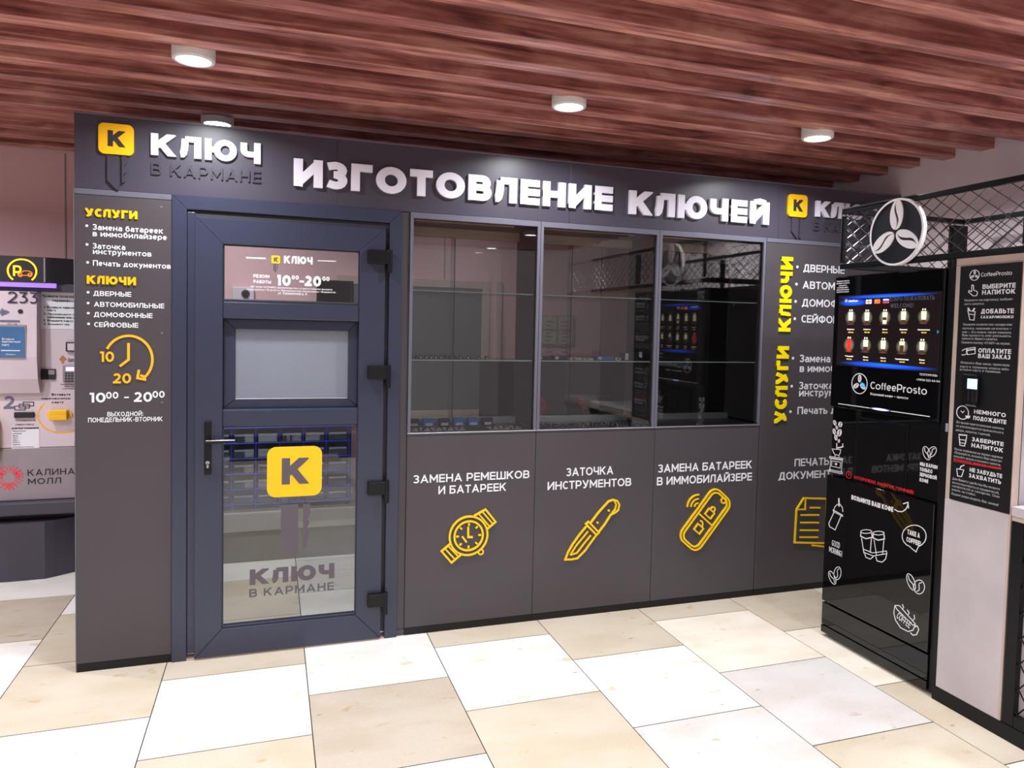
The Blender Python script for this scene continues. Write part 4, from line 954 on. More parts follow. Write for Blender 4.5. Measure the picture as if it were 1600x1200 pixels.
# yellow parking card slot
P = Print(UP_); cu, cv = UP_.uv(*zt5(650, 725)); rr = cv-UP_.uv(*zt5(650, 908))[1]
P.line(arc(cu, cv, rr*1.2, rr, 138, 330, 24), .008, px=False); P.obj('ring_mark', M_YPRINT, term)
mb = MB(); a_ = UP_.uv(*zt5(535, 770)); b_ = UP_.uv(*zt5(715, 665)); yk = TY+0.05
mb.box(a_[0], b_[0], yk-0.045, yk, a_[1], a_[1]+0.03, .004).box(a_[0], b_[0], yk-0.045, yk, b_[1]-0.03, b_[1], .004).box(a_[0], a_[0]+0.02, yk-0.045, yk, a_[1]+0.03, b_[1]-0.03).box(b_[0]-0.02, b_[0], yk-0.045, yk, a_[1]+0.03, b_[1]-0.03)
mb.tube((a_[0], yk-0.012, (a_[1]+b_[1])/2), (a_[0], yk, (a_[1]+b_[1])/2), .021, 20).tube((b_[0], yk-0.012, (a_[1]+b_[1])/2), (b_[0], yk, (a_[1]+b_[1])/2), .021, 20)
mb.obj('parking_card_slot', M_YELLOW, term); box('slot_mouth', M_BLKP, term, a_[0]+0.02, b_[0]-0.02, yk-0.012, yk-0.002, a_[1]+0.03, b_[1]-0.03)
mb = MB(); a_ = UP_.uv(*zt5(0, 1135)); b_ = UP_.uv(*zt5(6, 745)); mb.box(a_[0]-0.06, b_[0], yk-0.06, yk, a_[1], b_[1], .015).obj('yellow_handle', M_YELLOW, term)
# grey lower section, ledge, base
box('lower_body', M_TERMG, term, XL, XR, TY+0.045, 1.749, 0.47, 0.783, 0.004)
box('ledge', M_TERMD, term, XL, XR, TY, 1.749, 0.385, 0.468, 0.012)
box('recess', M_TERMD, term, XL, XR, TY+0.12, 1.745, 0.30, 0.384)
xb = TP.uv(76, 816)[0]
plan('base', [(XL+0.05, 1.745), (XL+0.05, 1.40), (-0.66, 1.365), (xb-0.02, 1.375), (xb+0.02, 1.40), (XR-0.05, 1.60), (XR-0.05, 1.745)], 0.0, 0.345, M_TERMD)
LPn = Plane(1, TY+0.045); zt8 = lambda x, y: (x/4.8, 680+y/4.8)
P = Print(LPn); P.text('КАЛИНА', zt8(207, 305), zt8(560, 245), .14, gap=.2); P.text('МОЛЛ', zt8(210, 370), zt8(458, 316), .14, gap=.2); P.obj('mall_lettering', M_BLKP, term)
P = Print(LPn); cu, cv = LPn.uv(*zt8(68, 318)); ru = LPn.uv(*zt8(175, 318))[0]-cu
for ring, (q, n_, r_) in enumerate(((.52, 12, .0075), (.72, 16, .0085), (.95, 20, .0055))):
    for i in range(n_):
        a = 2*PI*(i+.5*ring)/n_; P.dot((cu+ru*q*math.cos(a), cv+ru*q*math.sin(a)), r_*(1+.3*math.sin(3*a)), px=False, n=8)
P.obj('dotted_ring_mark', M_REDDOT, term)

# ================================================================== COFFEE CORNER
SX = 3.53                                                     # front face of the coffee corner
MP = Plane(0, SX); MM = Plane(0, SX+0.022)
Y0, Y1, Y2 = -0.575, -1.262, -1.560                           # machine far edge, machine/pillar joint, pillar near edge
M_MESH = mat('galvanised mesh wire', (110, 109, 113), 0.3, metal=0.9)
def wires(u0, u1, v0, v1, fn, du, dv, r=0.0022):
    "diamond mesh filling a rectangle; fn(u, v, d) -> point"
    mb = MB()
    s = dv/du
    def seg(p, q):
        d = (q-p).normalized(); n = Vector((-d.y, d.x))*r
        vs = [fn(p.x-n.x, p.y-n.y, -r), fn(q.x-n.x, q.y-n.y, -r), fn(q.x+n.x, q.y+n.y, -r), fn(p.x+n.x, p.y+n.y, -r), fn(p.x, p.y, r*1.2), fn(q.x, q.y, r*1.2)]
        mb.add(vs, [(0, 1, 5, 4), (2, 3, 4, 5), (0, 3, 2, 1), (0, 4, 3), (1, 2, 5)])
    W, H = u1-u0, v1-v0
    n = int(H/dv)+int(W/du)+2
    for sg in (1, -1):
        for i in range(-n, n):
            c = (v0 if sg > 0 else v1)+i*dv*1.0
            pts = []
            # line v = c + sg*s*(u-u0)
            ua, ub = u0, u1
            va, vb_ = c, c+sg*s*W
            lo, hi = v0, v1
            t0, t1 = 0.0, 1.0; dvv = vb_-va
            ta, tb = (lo-va)/dvv, (hi-va)/dvv
            if ta > tb: ta, tb = tb, ta
            t0, t1 = max(t0, ta), min(t1, tb)
            if t1-t0 > 0.01: seg(Vector((ua+W*t0, va+dvv*t0)), Vector((ua+W*t1, va+dvv*t1)))
    return mb

stand = thing('coffee_stand', 'black steel coffee corner with wire mesh crown and pale pillar', 'stand', (4.0, -1.5, 0))
# pillar between machine and niche
box('pillar', M_MARBLE, stand, SX+0.036, 4.52, Y2+0.002, Y1-0.004, 0.062, 1.868)
box('pillar_front', M_CONC, stand, SX, SX+0.035, Y2, Y1-0.012, 0.062, 0.8825, 0.002)
box('pillar_side', M_BEIGE, stand, SX+0.001, SX+0.036, Y2-0.008, Y2, 0.062, 1.866, 0.001); box('pillar_front', M_BEIGE, stand, SX+0.002, SX+0.035, Y2, Y1-0.012, 0.8835, 1.866)
box('joint_line', M_KICK, stand, SX+0.036, SX+0.039, Y2-0.008, Y2, 0.062, 1.866)
box('pillar_cap', M_BEIGE, stand, SX+0.003, SX+0.25, -2.4, Y1-0.006, 1.867, 1.896, 0.001)
box('upright', M_BLACKM, stand, SX+0.002, SX+0.05, Y1-0.011, Y1+0.004, 0.06, 1.895, 0.001)
box('base_rail', M_BLACKM, stand, SX-0.003, SX+0.05, -2.6, Y1+0.004, 0.0, 0.061, 0.003)
# printed instruction board
PAN = box('instruction_board', M_BLACKP, stand, SX-0.003, SX, Y2-0.004, Y1-0.036, 0.884, 1.862)
PP = Plane(0, SX-0.003)
A_ = lambda x, y: (1270+x/3.3333, 280+y/3.3333)
B_ = lambda x, y: (1430+x/6, 600+y/6)
def coffee_beans(P, cu, cv, R, a0=90, n=3, fill=True, lw=.003, gap=.16, mi=0):
    "n coffee beans around a centre"
    for i in range(n):
        th = math.radians(a0+360*i/n); bean(P, cu+R*.52*math.cos(th), cv+R*.52*math.sin(th), R*.40, R*.235, th, fill, lw, gap, mi)
def bean(P, cu, cv, a, b, th, fill=True, lw=.003, gap=.16, mi=0):
    ct, st = math.cos(th), math.sin(th)
    def W(x, y): return Vector((cu+x*ct-y*st, cv+x*st+y*ct))
    N = 14
    mid = [(-a+2*a*i/N, .28*b*math.sin(PI*(-1+2*i/N))) for i in range(N+1)]
    if fill:
        for s in (1, -1):
            edge = [(a*math.cos(t), s*b*math.sin(t)) for t in [PI*i/N for i in range(N+1)]]
            g = [(x, y+s*b*gap*min(1, (a-abs(x))/a*1.6)) for x, y in mid]
            pts = edge+g[1:-1]
            for q in range(N):                               # quads between edge and seam
                e0, e1 = edge[N-q], edge[N-q-1]; m0, m1 = g[q], g[q+1]
                P.mb.prism([W(*m0), W(*m1), W(*e1), W(*e0)], P.p.M, P.d0, P.d1, mi)
    else:
        P.line([W(a*math.cos(t), b*math.sin(t)) for t in [2*PI*i/24 for i in range(24)]], lw, True, mi, px=False)
        P.line([W(x*.8, y) for x, y in mid], lw, False, mi, px=False)
def ring(P, c, r, lw, n=24, px=True):
    u, v = P.p.uv(*c) if px else c; P.line(arc(u, v, r, r, 0, 360, n)[:-1], lw, True, px=False)

P = Print(PP, 0, .0008)
for t, a, b, wt, h in (('CoffeeProsto', A_(877, 508), A_(1038, 479), .11, 6.3), ('ВЫБЕРИТЕ', A_(884, 572), A_(1057, 540), .2, 7.2), ('НАПИТОК', A_(882, 602), A_(1056, 571), .2, 7.2), ('ДОБАВЬТЕ', A_(877, 700), A_(1048, 672), .2, 7.2), ('САХАР/МОЛОКО', A_(875, 725), A_(1046, 706), .2, 4.2),
                 ('ОПЛАТИТЕ', A_(862, 903), A_(1034, 880), .2, 6.9), ('ВАШ ЗАКАЗ', A_(861, 931), A_(1030, 911), .2, 6.9), ('НЕМНОГО', B_(552, 275), B_(852, 263), .2, 6.3), ('ПОДОЖДИТЕ', B_(545, 335), B_(855, 330), .2, 6.3), ('ЗАБЕРИТЕ', B_(533, 535), B_(830, 543), .2, 6.3), ('НАПИТОК', B_(528, 590), B_(826, 600), .2, 6.3),
                 ('НЕ ЗАБУДЬТЕ', B_(511, 820), B_(816, 846), .2, 6.3), ('ЗАХВАТИТЬ', B_(504, 874), B_(806, 906), .2, 6.3)):
    P.text(t, a, b, wt, gap=.18 if wt > .15 else .13, h=h)
P.obj('heading_text', M_DRAW, stand)
P = Print(PP, 0, .0008)
def para(lines, z):
    for t, x0, y0, x1, y1, h in lines: P.text(t, z(x0, y0), z(x1, y1-h), .15, h=3.7)
para([('Нажмите на картинку выбран-', 790, 637, 1046, 628, 13), ('ного напитка.', 790, 656, 895, 652, 13), ('Укажите количество сахара или', 782, 762, 1038, 752, 13), ('молока, нажимая на кнопки +', 780, 782, 1036, 773, 13), ('или –. Это можно также изменить', 779, 801, 1035, 794, 13),
      ('Вам крепость или уменьшить', 778, 818, 1034, 814, 13), ('крепость Вашего напитка.', 777, 835, 965, 834, 13), ('Нажмите кнопку «START» на экране.', 775, 855, 1030, 858, 13), ('Оплатите Ваш заказ, приложив', 770, 960, 1025, 970, 13), ('карту к терминалу оплаты либо', 768, 980, 1022, 989, 13), ('вставив карту в терминал.', 766, 996, 980, 1008, 13)], A_)
para([('Во время приготовления напитка', 388, 365, 832, 428, 24), ('не рекомендуется прикасаться к', 384, 400, 830, 465, 24), ('двери, напиток горячий.', 380, 438, 708, 480, 24), ('После появления на экране надписи', 370, 618, 820, 695, 24), ('«Пожалуйста, возьмите Ваш напиток»', 366, 650, 815, 728, 24), ('откройте дверку и возьмите напиток.', 362, 684, 808, 762, 24),
      ('Для Вашего удобства Вы можете', 350, 895, 795, 992, 26), ('воспользоваться крышечкой,', 348, 930, 790, 1028, 26), ('салфеткой и сахаром. Они', 346, 962, 790, 1064, 26), ('рядом, на стойке.', 344, 995, 570, 1046, 26), ('Будем рады видеть Вас снова!', 342, 1035, 782, 1140, 26)], B_)
P.obj('small_text', M_TXT2, stand)
P = Print(PP, 0, .0008); P.text('Осторожно, напиток горячий', B_(360, 712), B_(806, 776), .24, h=3.4); P.line([B_(362, 722), B_(806, 800)], .0025); P.obj('warning_text', M_RED, stand)
P = Print(PP, 0, .0008)
ring(P, A_(843, 500), .021, .0028); u, v = PP.uv(*A_(843, 500)); coffee_beans(P, u, v, .021)
P.obj('bean_emblem', M_DRAW, stand); P = Print(PP, 0, .0008)
h_ = lambda *q: [A_(x, y) for x, y in q]
P.line(h_((828, 585), (828, 556), (832, 550), (838, 556), (838, 578), (855, 584), (858, 592), (854, 606), (836, 608), (812, 588), (814, 580), (828, 586)), .0028)
P.obj('hand_symbol', M_DRAW, stand); P = Print(PP, 0, .0008)
P.line(h_((808, 684), (846, 690), (840, 734), (818, 732)), .0028, True); P.line(h_((812, 702), (842, 706)), .0028); P.line(h_((818, 684), (808, 670)), .006); P.line(h_((834, 686), (844, 672)), .006)
P.obj('sugar_symbol', M_DRAW, stand); P = Print(PP, 0, .0008)
P.line(h_((800, 882), (846, 876), (846, 908), (806, 914)), .0028, True); P.line(h_((800, 892), (846, 886)), .005); P.line(h_((778, 894), (792, 884), (818, 890), (800, 898), (806, 908), (786, 916), (776, 914)), .0028)
P.obj('card_symbol', M_DRAW, stand); P = Print(PP, 0, .0008)
k_ = lambda *q: [B_(x, y) for x, y in q]
ring(P, B_(445, 268), .0275, .0036); P.line(k_((428, 250), (446, 270), (462, 252)), .0026); P.fill(k_((470, 296), (518, 298), (510, 322), (482, 322)))
P.obj('clock_symbol', M_DRAW, stand); P = Print(PP, 0, .0008)
P.line(k_((408, 474), (488, 482)), .005); P.line(k_((412, 486), (420, 574), (464, 582), (484, 492)), .003); P.line(k_((416, 520), (478, 528), (472, 558), (420, 550)), .0028, True)
P.obj('cup_symbol', M_DRAW, stand); P = Print(PP, 0, .0008)
P.line(k_((390, 794), (398, 862), (436, 868), (456, 806)), .003, True); P.line(k_((420, 796), (430, 772), (462, 760)), .004)
P.obj('straw_cup_symbol', M_DRAW, stand)
# crown: rails, posts, wire mesh
CX1, CYE = 4.345, -2.42
ZA, ZBt = 1.898, 2.198
mb = MB()
def rail(name, x0, x1, y0, y1, z0, z1): return box(name, M_BLACKM, stand, x0, x1, y0, y1, z0, z1, 0.003)
rail('crown_rail', SX+0.002, SX+0.026, CYE, Y0-0.03, ZBt-0.024, ZBt); rail('crown_rail', SX-0.003, SX+0.040, CYE, Y0-0.03, ZA, ZA+0.026)
rail('crown_rail', SX+0.034, CX1, Y0-0.062, Y0-0.03, ZBt-0.024, ZBt); rail('crown_rail', SX+0.044, CX1, Y0-0.062, Y0-0.03, ZA, ZA+0.034)
rail('crown_rail', CX1-0.034, CX1, CYE, Y0-0.062, ZBt-0.024, ZBt); rail('crown_rail', CX1-0.034, CX1, CYE, Y0-0.062, ZA, ZA+0.034)
rail('crown_post', SX+0.002, SX+0.02, Y0-0.045, Y0-0.03, ZA+0.034, ZBt-0.034); rail('crown_post', CX1-0.105, CX1-0.002, Y0-0.061, Y0-0.031, ZA+0.034, ZBt-0.034)
rail('crown_post', SX+0.002, SX+0.034, -1.585, -1.553, ZA+0.034, ZBt-0.034); rail('crown_post', CX1-0.034, CX1, -1.585, -1.553, ZA+0.034, ZBt-0.034)
box('crown_top_edge', M_MESH, stand, SX+0.0, SX+0.004, -1.05, Y0-0.03, ZBt, ZBt+0.004); box('crown_side_edge', M_MESH, stand, SX-0.002, SX+0.002, Y0-0.034, Y0-0.03, ZA+0.03, ZBt)
wires(-(Y0-0.03), -CYE, ZA+0.02, ZBt-0.02, lambda u, v, d: (SX+0.012-d, -u, v), 0.088, 0.066).obj('front_mesh', M_MESH, stand)
wires(SX+0.02, CX1-0.02, ZA+0.02, ZBt-0.02, lambda u, v, d: (u, Y0-0.046-d, v), 0.088, 0.066).obj('side_mesh', M_MESH, stand)
wires(-(Y0-0.06), -CYE, ZA+0.02, ZBt-0.02, lambda u, v, d: (CX1-0.017-d, -u, v), 0.088, 0.066).obj('rear_mesh', M_MESH, stand)
# niche with worktop, meshed front below
box('worktop', M_CONC, stand, SX-0.003, 4.5, -2.4, Y2-0.012, 0.880, 0.918, 0.003)
box('niche_back', M_MARBLE, stand, 3.98, 4.0, -2.4, Y2-0.012, 0.919, 1.866)
mb = MB(); mb.box(SX+0.002, SX+0.03, Y2-0.060, Y2-0.012, 0.062, 0.86, .003).box(SX+0.002, SX+0.03, -2.4, Y2-0.060, 0.062, 0.11, .003).box(SX+0.002, SX+0.03, -2.4, Y2-0.060, 0.815, 0.86, .003)
mb.obj('front_frame', M_BLACKM, stand)
wires(-(Y2-0.055), 2.4, 0.10, 0.83, lambda u, v, d: (SX+0.012-d, -u, v), 0.075, 0.10, .0026).obj('front_mesh', M_BLACKM, stand)
box('front_panel', M_CONC, stand, SX+0.031, SX+0.045, -2.4, Y2-0.012, 0.062, 0.86)
box('underlip', M_BEIGE, stand, SX+0.004, SX+0.04, -2.4, Y2-0.012, 0.861, 0.879)

# coffee machine
mach = thing('coffee_machine', 'tall glossy black coffee vending machine with lit menu screen', 'vending machine', (3.9, -0.92, 0))
ya, yb = Y1+0.006, Y0
box('body', M_BLACKM, mach, SX+0.05, 4.32, ya, yb, 0.02, 1.862, 0.004)
box('upper_front', M_BLACK, mach, SX, SX+0.049, ya+0.03, yb, 1.197, 1.862, 0.006)
box('middle_front', M_BLACK, mach, SX+0.022, SX+0.049, ya+0.03, yb, 0.846, 1.196, 0.002)
box('lower_door', M_BLACK, mach, SX, SX+0.049, ya+0.03, yb, 0.186, 0.844, 0.004)
box('side_strip', M_BLACKM, mach, SX+0.012, SX+0.049, ya, ya+0.029, 0.02, 1.862, 0.002)
box('plinth', M_BLACK, mach, SX+0.004, SX+0.049, ya+0.03, yb, 0.062, 0.176, 0.002); box('plinth', M_BLACK, mach, SX+0.002, SX+0.049, ya+0.03, yb, 0.020, 0.058, 0.002)
for yy in (ya+0.06, yb-0.06): MB().tube((SX+0.08, yy, 0.0), (SX+0.08, yy, 0.02), 0.02, 12).tube((4.25, yy, 0.0), (4.25, yy, 0.02), 0.02, 12).obj('foot', M_HINGE, mach)
# screen
def z_(o, s): return lambda x, y: (o[0]+x/s, o[1]+y/s)
zc = z_((1290, 430), 5.715); zdd = z_((1270, 620), 5.0); zb2 = z_((1270, 600), 2.069)
s0 = MP.uv(1309, 573); s1 = MP.uv(1473, 458)
sy0, sy1, sz0, sz1 = -s1[0], -s0[0]+0.01, 1.412, 1.764
M_SCR = mat('dark menu screen', (22, 16, 18), 0.12, emit=0.5, ecol=(34, 24, 26))
scr = box('screen', M_SCR, mach, SX-0.0015, SX, sy0, sy1, sz0, sz1)
def glow(name, rgb, st, edge=2.0):
    "screen light that fades towards both ends of the strip"
    m = bpy.data.materials.new(name); m.use_nodes = True; nt = m.node_tree; b = nt.nodes['Principled BSDF']
    b.inputs['Base Color'].default_value = (0.01, 0.01, 0.012, 1); b.inputs['Roughness'].default_value = 0.3
    tc = nt.nodes.new('ShaderNodeTexCoord'); mp = nt.nodes.new('ShaderNodeMapping'); mp.inputs['Location'].default_value = (0, -1, -1); mp.inputs['Scale'].default_value = (0, 2, 2)
    gr = nt.nodes.new('ShaderNodeTexGradient'); gr.gradient_type = 'SPHERICAL'
    nt.links.new(tc.outputs['Generated'], mp.inputs[0]); nt.links.new(mp.outputs[0], gr.inputs[0])
    mu = nt.nodes.new('ShaderNodeMath'); mu.operation = 'POWER'; mu.inputs[1].default_value = edge; nt.links.new(gr.outputs['Fac'], mu.inputs[0])
    m2 = nt.nodes.new('ShaderNodeMath'); m2.operation = 'MULTIPLY'; m2.inputs[1].default_value = st; nt.links.new(mu.outputs[0], m2.inputs[0])
    b.inputs['Emission Color'].default_value = lin(rgb); nt.links.new(m2.outputs[0], b.inputs['Emission Strength']); return m
M_GLOWB = glow('blue screen light', (20, 90, 255), 2.2, 1.1); M_GLOWW = glow('warm drink light', (225, 215, 180), 0.75, 1.2); M_GLOWT = glow('table light', (200, 120, 70), 0.6, 1.2)
SPn = Plane(0, SX-0.0015)
def sbar(name, m, pts, d=0.0006):
    P = Print(SPn, 0, d); P.poly([Vector(q) for q in pts]); return P.obj(name, m, scr)
zt_ = lambda f: sz0+(sz1-sz0)*f
L0, L1 = -sy1, -sy0
sbar('blue_band', M_GLOWB, [(L0, zt_(.93)), (L1, zt_(.97)), (L1, zt_(1)), (L0, zt_(1))]); sbar('blue_band', M_GLOWB, [(L0+.02, zt_(.0)), (L1, zt_(.0)), (L1, zt_(.05)), (L0+.02, zt_(.09))])
sbar('blue_band', M_GLOWB, [(L0, zt_(.84)), (L0+.2, zt_(.86)), (L0+.2, zt_(.95)), (L0, zt_(.95))], .0008)
M_CREAM = mat('lit cream cup', (255, 246, 196), 0.5, emit=0.9); M_BROWN = mat('lit coffee', (70, 40, 26), 0.5, emit=0.5); M_REDD = mat('lit red drink', (220, 44, 30), 0.5, emit=0.7)
M_CAPT = mat('lit caption', (236, 232, 226), 0.5, emit=0.7); M_PRICE = mat('lit price', (236, 190, 70), 0.5, emit=0.7); M_DIMT = mat('dim screen text', (70, 70, 78), 0.5, emit=0.4)
names = ['Эспрессо', 'Эспрессо', 'Латте', 'Капучино', 'Американо', 'Чай', 'Мокко', 'Латте', 'Горячий шоколад', 'Какао']
cx = [225, 370, 530, 697, 878, 210, 358, 515, 683, 862]; cy = [378, 380, 378, 372, 370, 622, 626, 632, 640, 642]
capw = [32, 32, 22, 34, 56, 36, 22, 24, 60, 24]; capy = [482, 482, 483, 484, 485, 720, 728, 737, 746, 754]
for i in range(10):
    u, v = SPn.uv(*zc(cx[i], cy[i])); top = SPn.uv(*zc(cx[i], cy[i]-60))[1]-v; hw = top*.46
    c_ = Print(SPn, 0.0003, 0.0008); c_.dot((u, v), top*1.15, px=False, n=20); c_.obj('drink_glow', M_GLOWW, scr)
    c_ = Print(SPn, 0.0003, 0.0011); c_.poly([Vector(q) for q in ((u-top*.95, v-top*1.15), (u+top*.95, v-top*1.15), (u+top*.95, v-top*.75), (u-top*.95, v-top*.75))]); c_.obj('table_glow', M_GLOWT, scr)
    m = M_REDD if i == 5 else M_CREAM
    c_ = Print(SPn, 0.0003, 0.0016)
    c_.mb.prism([Vector(q) for q in ((u-hw*.72, v-top*.95), (u+hw*.72, v-top*.95), (u+hw, v+top*.8), (u-hw, v+top*.8))], SPn.M, .0003, .0016)
    cupo = c_.obj('drink_cup', m, scr)
    c_ = Print(SPn, 0.0003, 0.0021); lo = -.45 if i in (0, 1, 3, 4, 7, 9) else (.05 if i == 2 else (-.2 if i == 6 else .25))
    lo0 = -.95 if i != 2 else -.4
    c_.mb.prism([Vector(q) for q in ((u-hw*.74, v+top*lo0), (u+hw*.74, v+top*lo0), (u+hw*.85, v+top*lo), (u-hw*.85, v+top*lo))], SPn.M, .0003, .0021)
    if i != 5: c_.obj('drink_coffee', M_BROWN, scr)
    c_ = Print(SPn, 0.0003, 0.0012)
    for s in (-.45, .45): c_.mb.prism([Vector(q) for q in ((u+hw*(s-.22), v+top*.95), (u+hw*(s+.22), v+top*.95), (u+hw*(s+.22), v+top*1.2), (u+hw*(s-.22), v+top*1.2))], SPn.M, .0003, .0012)
    c_.obj('drink_handle', M_CREAM, scr)
    c_ = Print(SPn, 0.0003, 0.0012); c_.text(names[i], zc(cx[i]-capw[i], capy[i]+7), zc(cx[i]+capw[i], capy[i]-5), .22, h=2.2); c_.obj('drink_caption', M_CAPT, scr)
    c_ = Print(SPn, 0.0003, 0.0012); c_.text('100.00', zc(cx[i]-24, capy[i]+34), zc(cx[i]+24, capy[i]+22), .22, h=2.2); c_.obj('drink_price', M_PRICE, scr)
P = Print(SPn, 0.0003, .0012); P.text('ДОБРО ПОЖАЛОВАТЬ', zc(566, 232), zc(975, 180), .16, gap=.2, h=6.5); P.text('WELCOME!', zc(578, 292), zc(790, 250), .16, gap=.2, h=6.5); P.obj('screen_greeting', M_DIMT, scr)
P = Print(SPn, 0.0003, .0018); P.text('CoffeeProsto', zc(205, 240), zc(290, 219), .16); ring(P, zc(186, 228), .006, .002, 12); P.obj('screen_logo', M_CAPT, scr)
for x, y, cols in ((387, 237, ('w', 'r')), (463, 234, ('o', None)), (540, 231, ('w', 'b'))):
    a = SPn.uv(*zc(x-26, y+20)); b = SPn.uv(*zc(x+26, y-20))
    P = Print(SPn, 0.0003, .0018); P.poly(rrect(a[0], b[0], a[1], b[1], .003, 2)); P.obj('language_button', M_CAPT if cols[0] == 'w' else mat('lit orange', (240, 110, 50), .5, emit=.7), scr)
    P = Print(SPn, 0.0018, .0026)
    mu_, mv = (a[0]+b[0])/2, (a[1]+b[1])/2; hh = (b[1]-a[1])/2; ww = (b[0]-a[0])/2
    if cols[1] == 'r': P.line([(mu_, a[1]), (mu_, b[1])], .003, px=False); P.line([(a[0], mv), (b[0], mv)], .003, px=False); P.obj('flag_cross', M_REDD, scr)
    elif cols[1] == 'b': P.line([(a[0], mv), (b[0], mv)], hh*.66, px=False); P.obj('flag_stripe', mat('lit blue', (50, 80, 190), .5, emit=.6), scr); P = Print(SPn, 0.0018, .0026); P.line([(a[0], mv-hh*.66), (b[0], mv-hh*.66)], hh*.66, px=False); P.obj('flag_stripe', M_REDD, scr)
    else: P.dot((mu_-ww*.4, mv+hh*.3), .003, px=False); P.obj('flag_star', M_PRICE, scr)
P = Print(SPn, 0.0003, .0012); P.fill([zc(998, 488), zc(1016, 506), zc(996, 524)]); P.obj('next_arrow', mat('lit teal', (30, 130, 150), .5, emit=.5), scr)
# lettering under the screen
P = Print(MP, 0, .0009)
P.text('CoffeeProsto', zc(400, 1014), zc(908, 996), .135, h=11.4); P.text('Хороший кофе – просто', zc(398, 1068), zc(738, 1084), .17, h=3.6); P.text('ТЕХПОМОЩЬ', zc(838, 893), zc(1000, 885), .16, h=3.3); P.text('+7(914) 321-44-54', zc(810, 940), zc(1022, 935), .16, h=3.3)
for i, (x0, x1) in enumerate(((100, 212), (98, 214), (118, 190), (105, 200), (100, 208), (98, 208))): P.text(('Уважаемые клиенты', 'для Вашего удобства', 'оплата', 'по номеру карты', 'или наличными', 'спасибо за покупку')[i], zc(x0, 62+i*19), zc(x1, 49+i*19), .2, h=2.2)
P.obj('lettering', M_DRAW, mach)
P = Print(MP, 0, .0009); u, v = MP.uv(*zc(303, 968)); ru = v-MP.uv(*zc(303, 1058))[1]
P.line(arc(u, v, ru, ru, 0, 360, 32)[:-1], .0042, True, px=False); coffee_beans(P, u, v, ru*.98); P.obj('ring_emblem', M_DRAW, mach)
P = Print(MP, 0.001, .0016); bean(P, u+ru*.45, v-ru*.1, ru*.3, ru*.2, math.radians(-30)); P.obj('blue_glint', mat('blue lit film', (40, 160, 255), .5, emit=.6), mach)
# light slot
P = Print(MP, 0, .002); a = zdd(200, 53); b = zdd(915, 155); P.line([a, b], .0035); P.obj('light_slot_edge', M_DRAW, mach)
P = Print(MP, 0.001, .004); P.line([zdd(455, 88), zdd(610, 110)], .012); P.obj('light_slot', glow('violet slot light', (190, 180, 255), 6.0, .9), mach)
# delivery compartment
u0_, v0_ = MM.uv(*zdd(340, 600)); u1_, v1_ = MM.uv(*zdd(735, 235))
mb = MB(); dd = SX+0.021
cw = box('compartment_frame', M_BLACKM, mach, dd-0.001, dd, -u1_-0.012, -u0_+0.012, v0_-0.06, v1_+0.012); box('compartment_window', M_BLACK, mach, dd-0.003, dd-0.0012, -u1_, -u0_, v0_-0.05, v1_)
# drawings
P = Print(Plane(0, SX+0.022), 0, .0009)
for (x, y, a, b, t) in ((172, 203, 16, 11, 120), (215, 216, 16, 14, 50), (188, 241, 11, 8, 120), (168, 271, 17, 12, 110), (208, 281, 22, 16, 60), (181, 318, 16, 12, 110), (204, 345, 10, 8, 80)):
    u, v = MM.uv(*zdd(x, y)); k = .0052*.2; bean(P, u, v, a*k*.9, b*k*.9, math.radians(t), True, gap=.22)
L5 = lambda q, wd=.0034, cl=False: P.line([zdd(x, y) for x, y in q], wd, cl)
L5(((188, 362), (188, 400), (232, 392), (240, 386)), .006); L5(((232, 394), (236, 366)), .005)
L5(((152, 408), (162, 432), (172, 450), (205, 458), (216, 436), (220, 412)), cl=True); L5(((176, 455), (174, 470)), .003); L5(((206, 462), (206, 472)), .003)
L5(((134, 466), (236, 482), (235, 492), (133, 476)), cl=True); L5(((142, 482), (230, 496), (224, 588), (134, 570)), cl=True); L5(((150, 500), (218, 512), (214, 556), (146, 542)), .0028, True); L5(((128, 568), (230, 590), (230, 602), (128, 580)), cl=True); P.dot(zdd(182, 526), .007)
P.obj('grinder_drawing', M_DRAW, mach); P = Print(MM, 0, .0009)
u, v = MM.uv(*zdd(890, 440)); bean(P, u, v, .030, .018, math.radians(115), False); u, v = MM.uv(*zdd(932, 430)); bean(P, u, v, .028, .017, math.radians(50), False)
for t, x0, y0, x1, y1 in (('МЫ ВАРИМ', 838, 536, 976, 534), ('ТОЛЬКО', 836, 578, 936, 572), ('ЗЕРНОВОЙ', 835, 618, 970, 618), ('КОФЕ', 835, 660, 903, 650)): P.text(t, zdd(x0, y0), zdd(x1, y1-6), .24, h=5.8)
P.obj('bean_drawing', M_DRAW, mach)
P = Print(Plane(0, SX+0.0175), 0, .0009); P.text('ОСТОРОЖНО, НАПИТОК ГОРЯЧИЙ!', zdd(322, 638), zdd(790, 725), .2, h=4.8); ring(P, zdd(282, 610), .017, .003); P.line([zdd(282, 595), zdd(282, 618)], .004); P.obj('warning_text', M_RED, mach)
P = Print(MP, 0, .0009)
P.text('ВОЗЬМИТЕ ВАШ КОФЕ', zdd(302, 801), zdd(630, 848), .26, h=7.2)
L5(((640, 880), (668, 896), (700, 897), (726, 880), (742, 850), (745, 826)), .0045); L5(((706, 836), (744, 824), (748, 872)), .0045)
P.obj('lettering', M_DRAW, mach); P = Print(MP, 0, .0009)
L5(((204, 792), (206, 858)), .008)
L5(((164, 888), (172, 862), (190, 842), (214, 840), (232, 866), (236, 900)), .0036); L5(((160, 884), (232, 924), (234, 934), (162, 896)), .0032, True); L5(((168, 900), (126, 988), (132, 1014), (176, 1040), (222, 930)), .0036)
P.obj('straw_cup_drawing', M_DRAW, mach); P = Print(MP, 0, .0009)
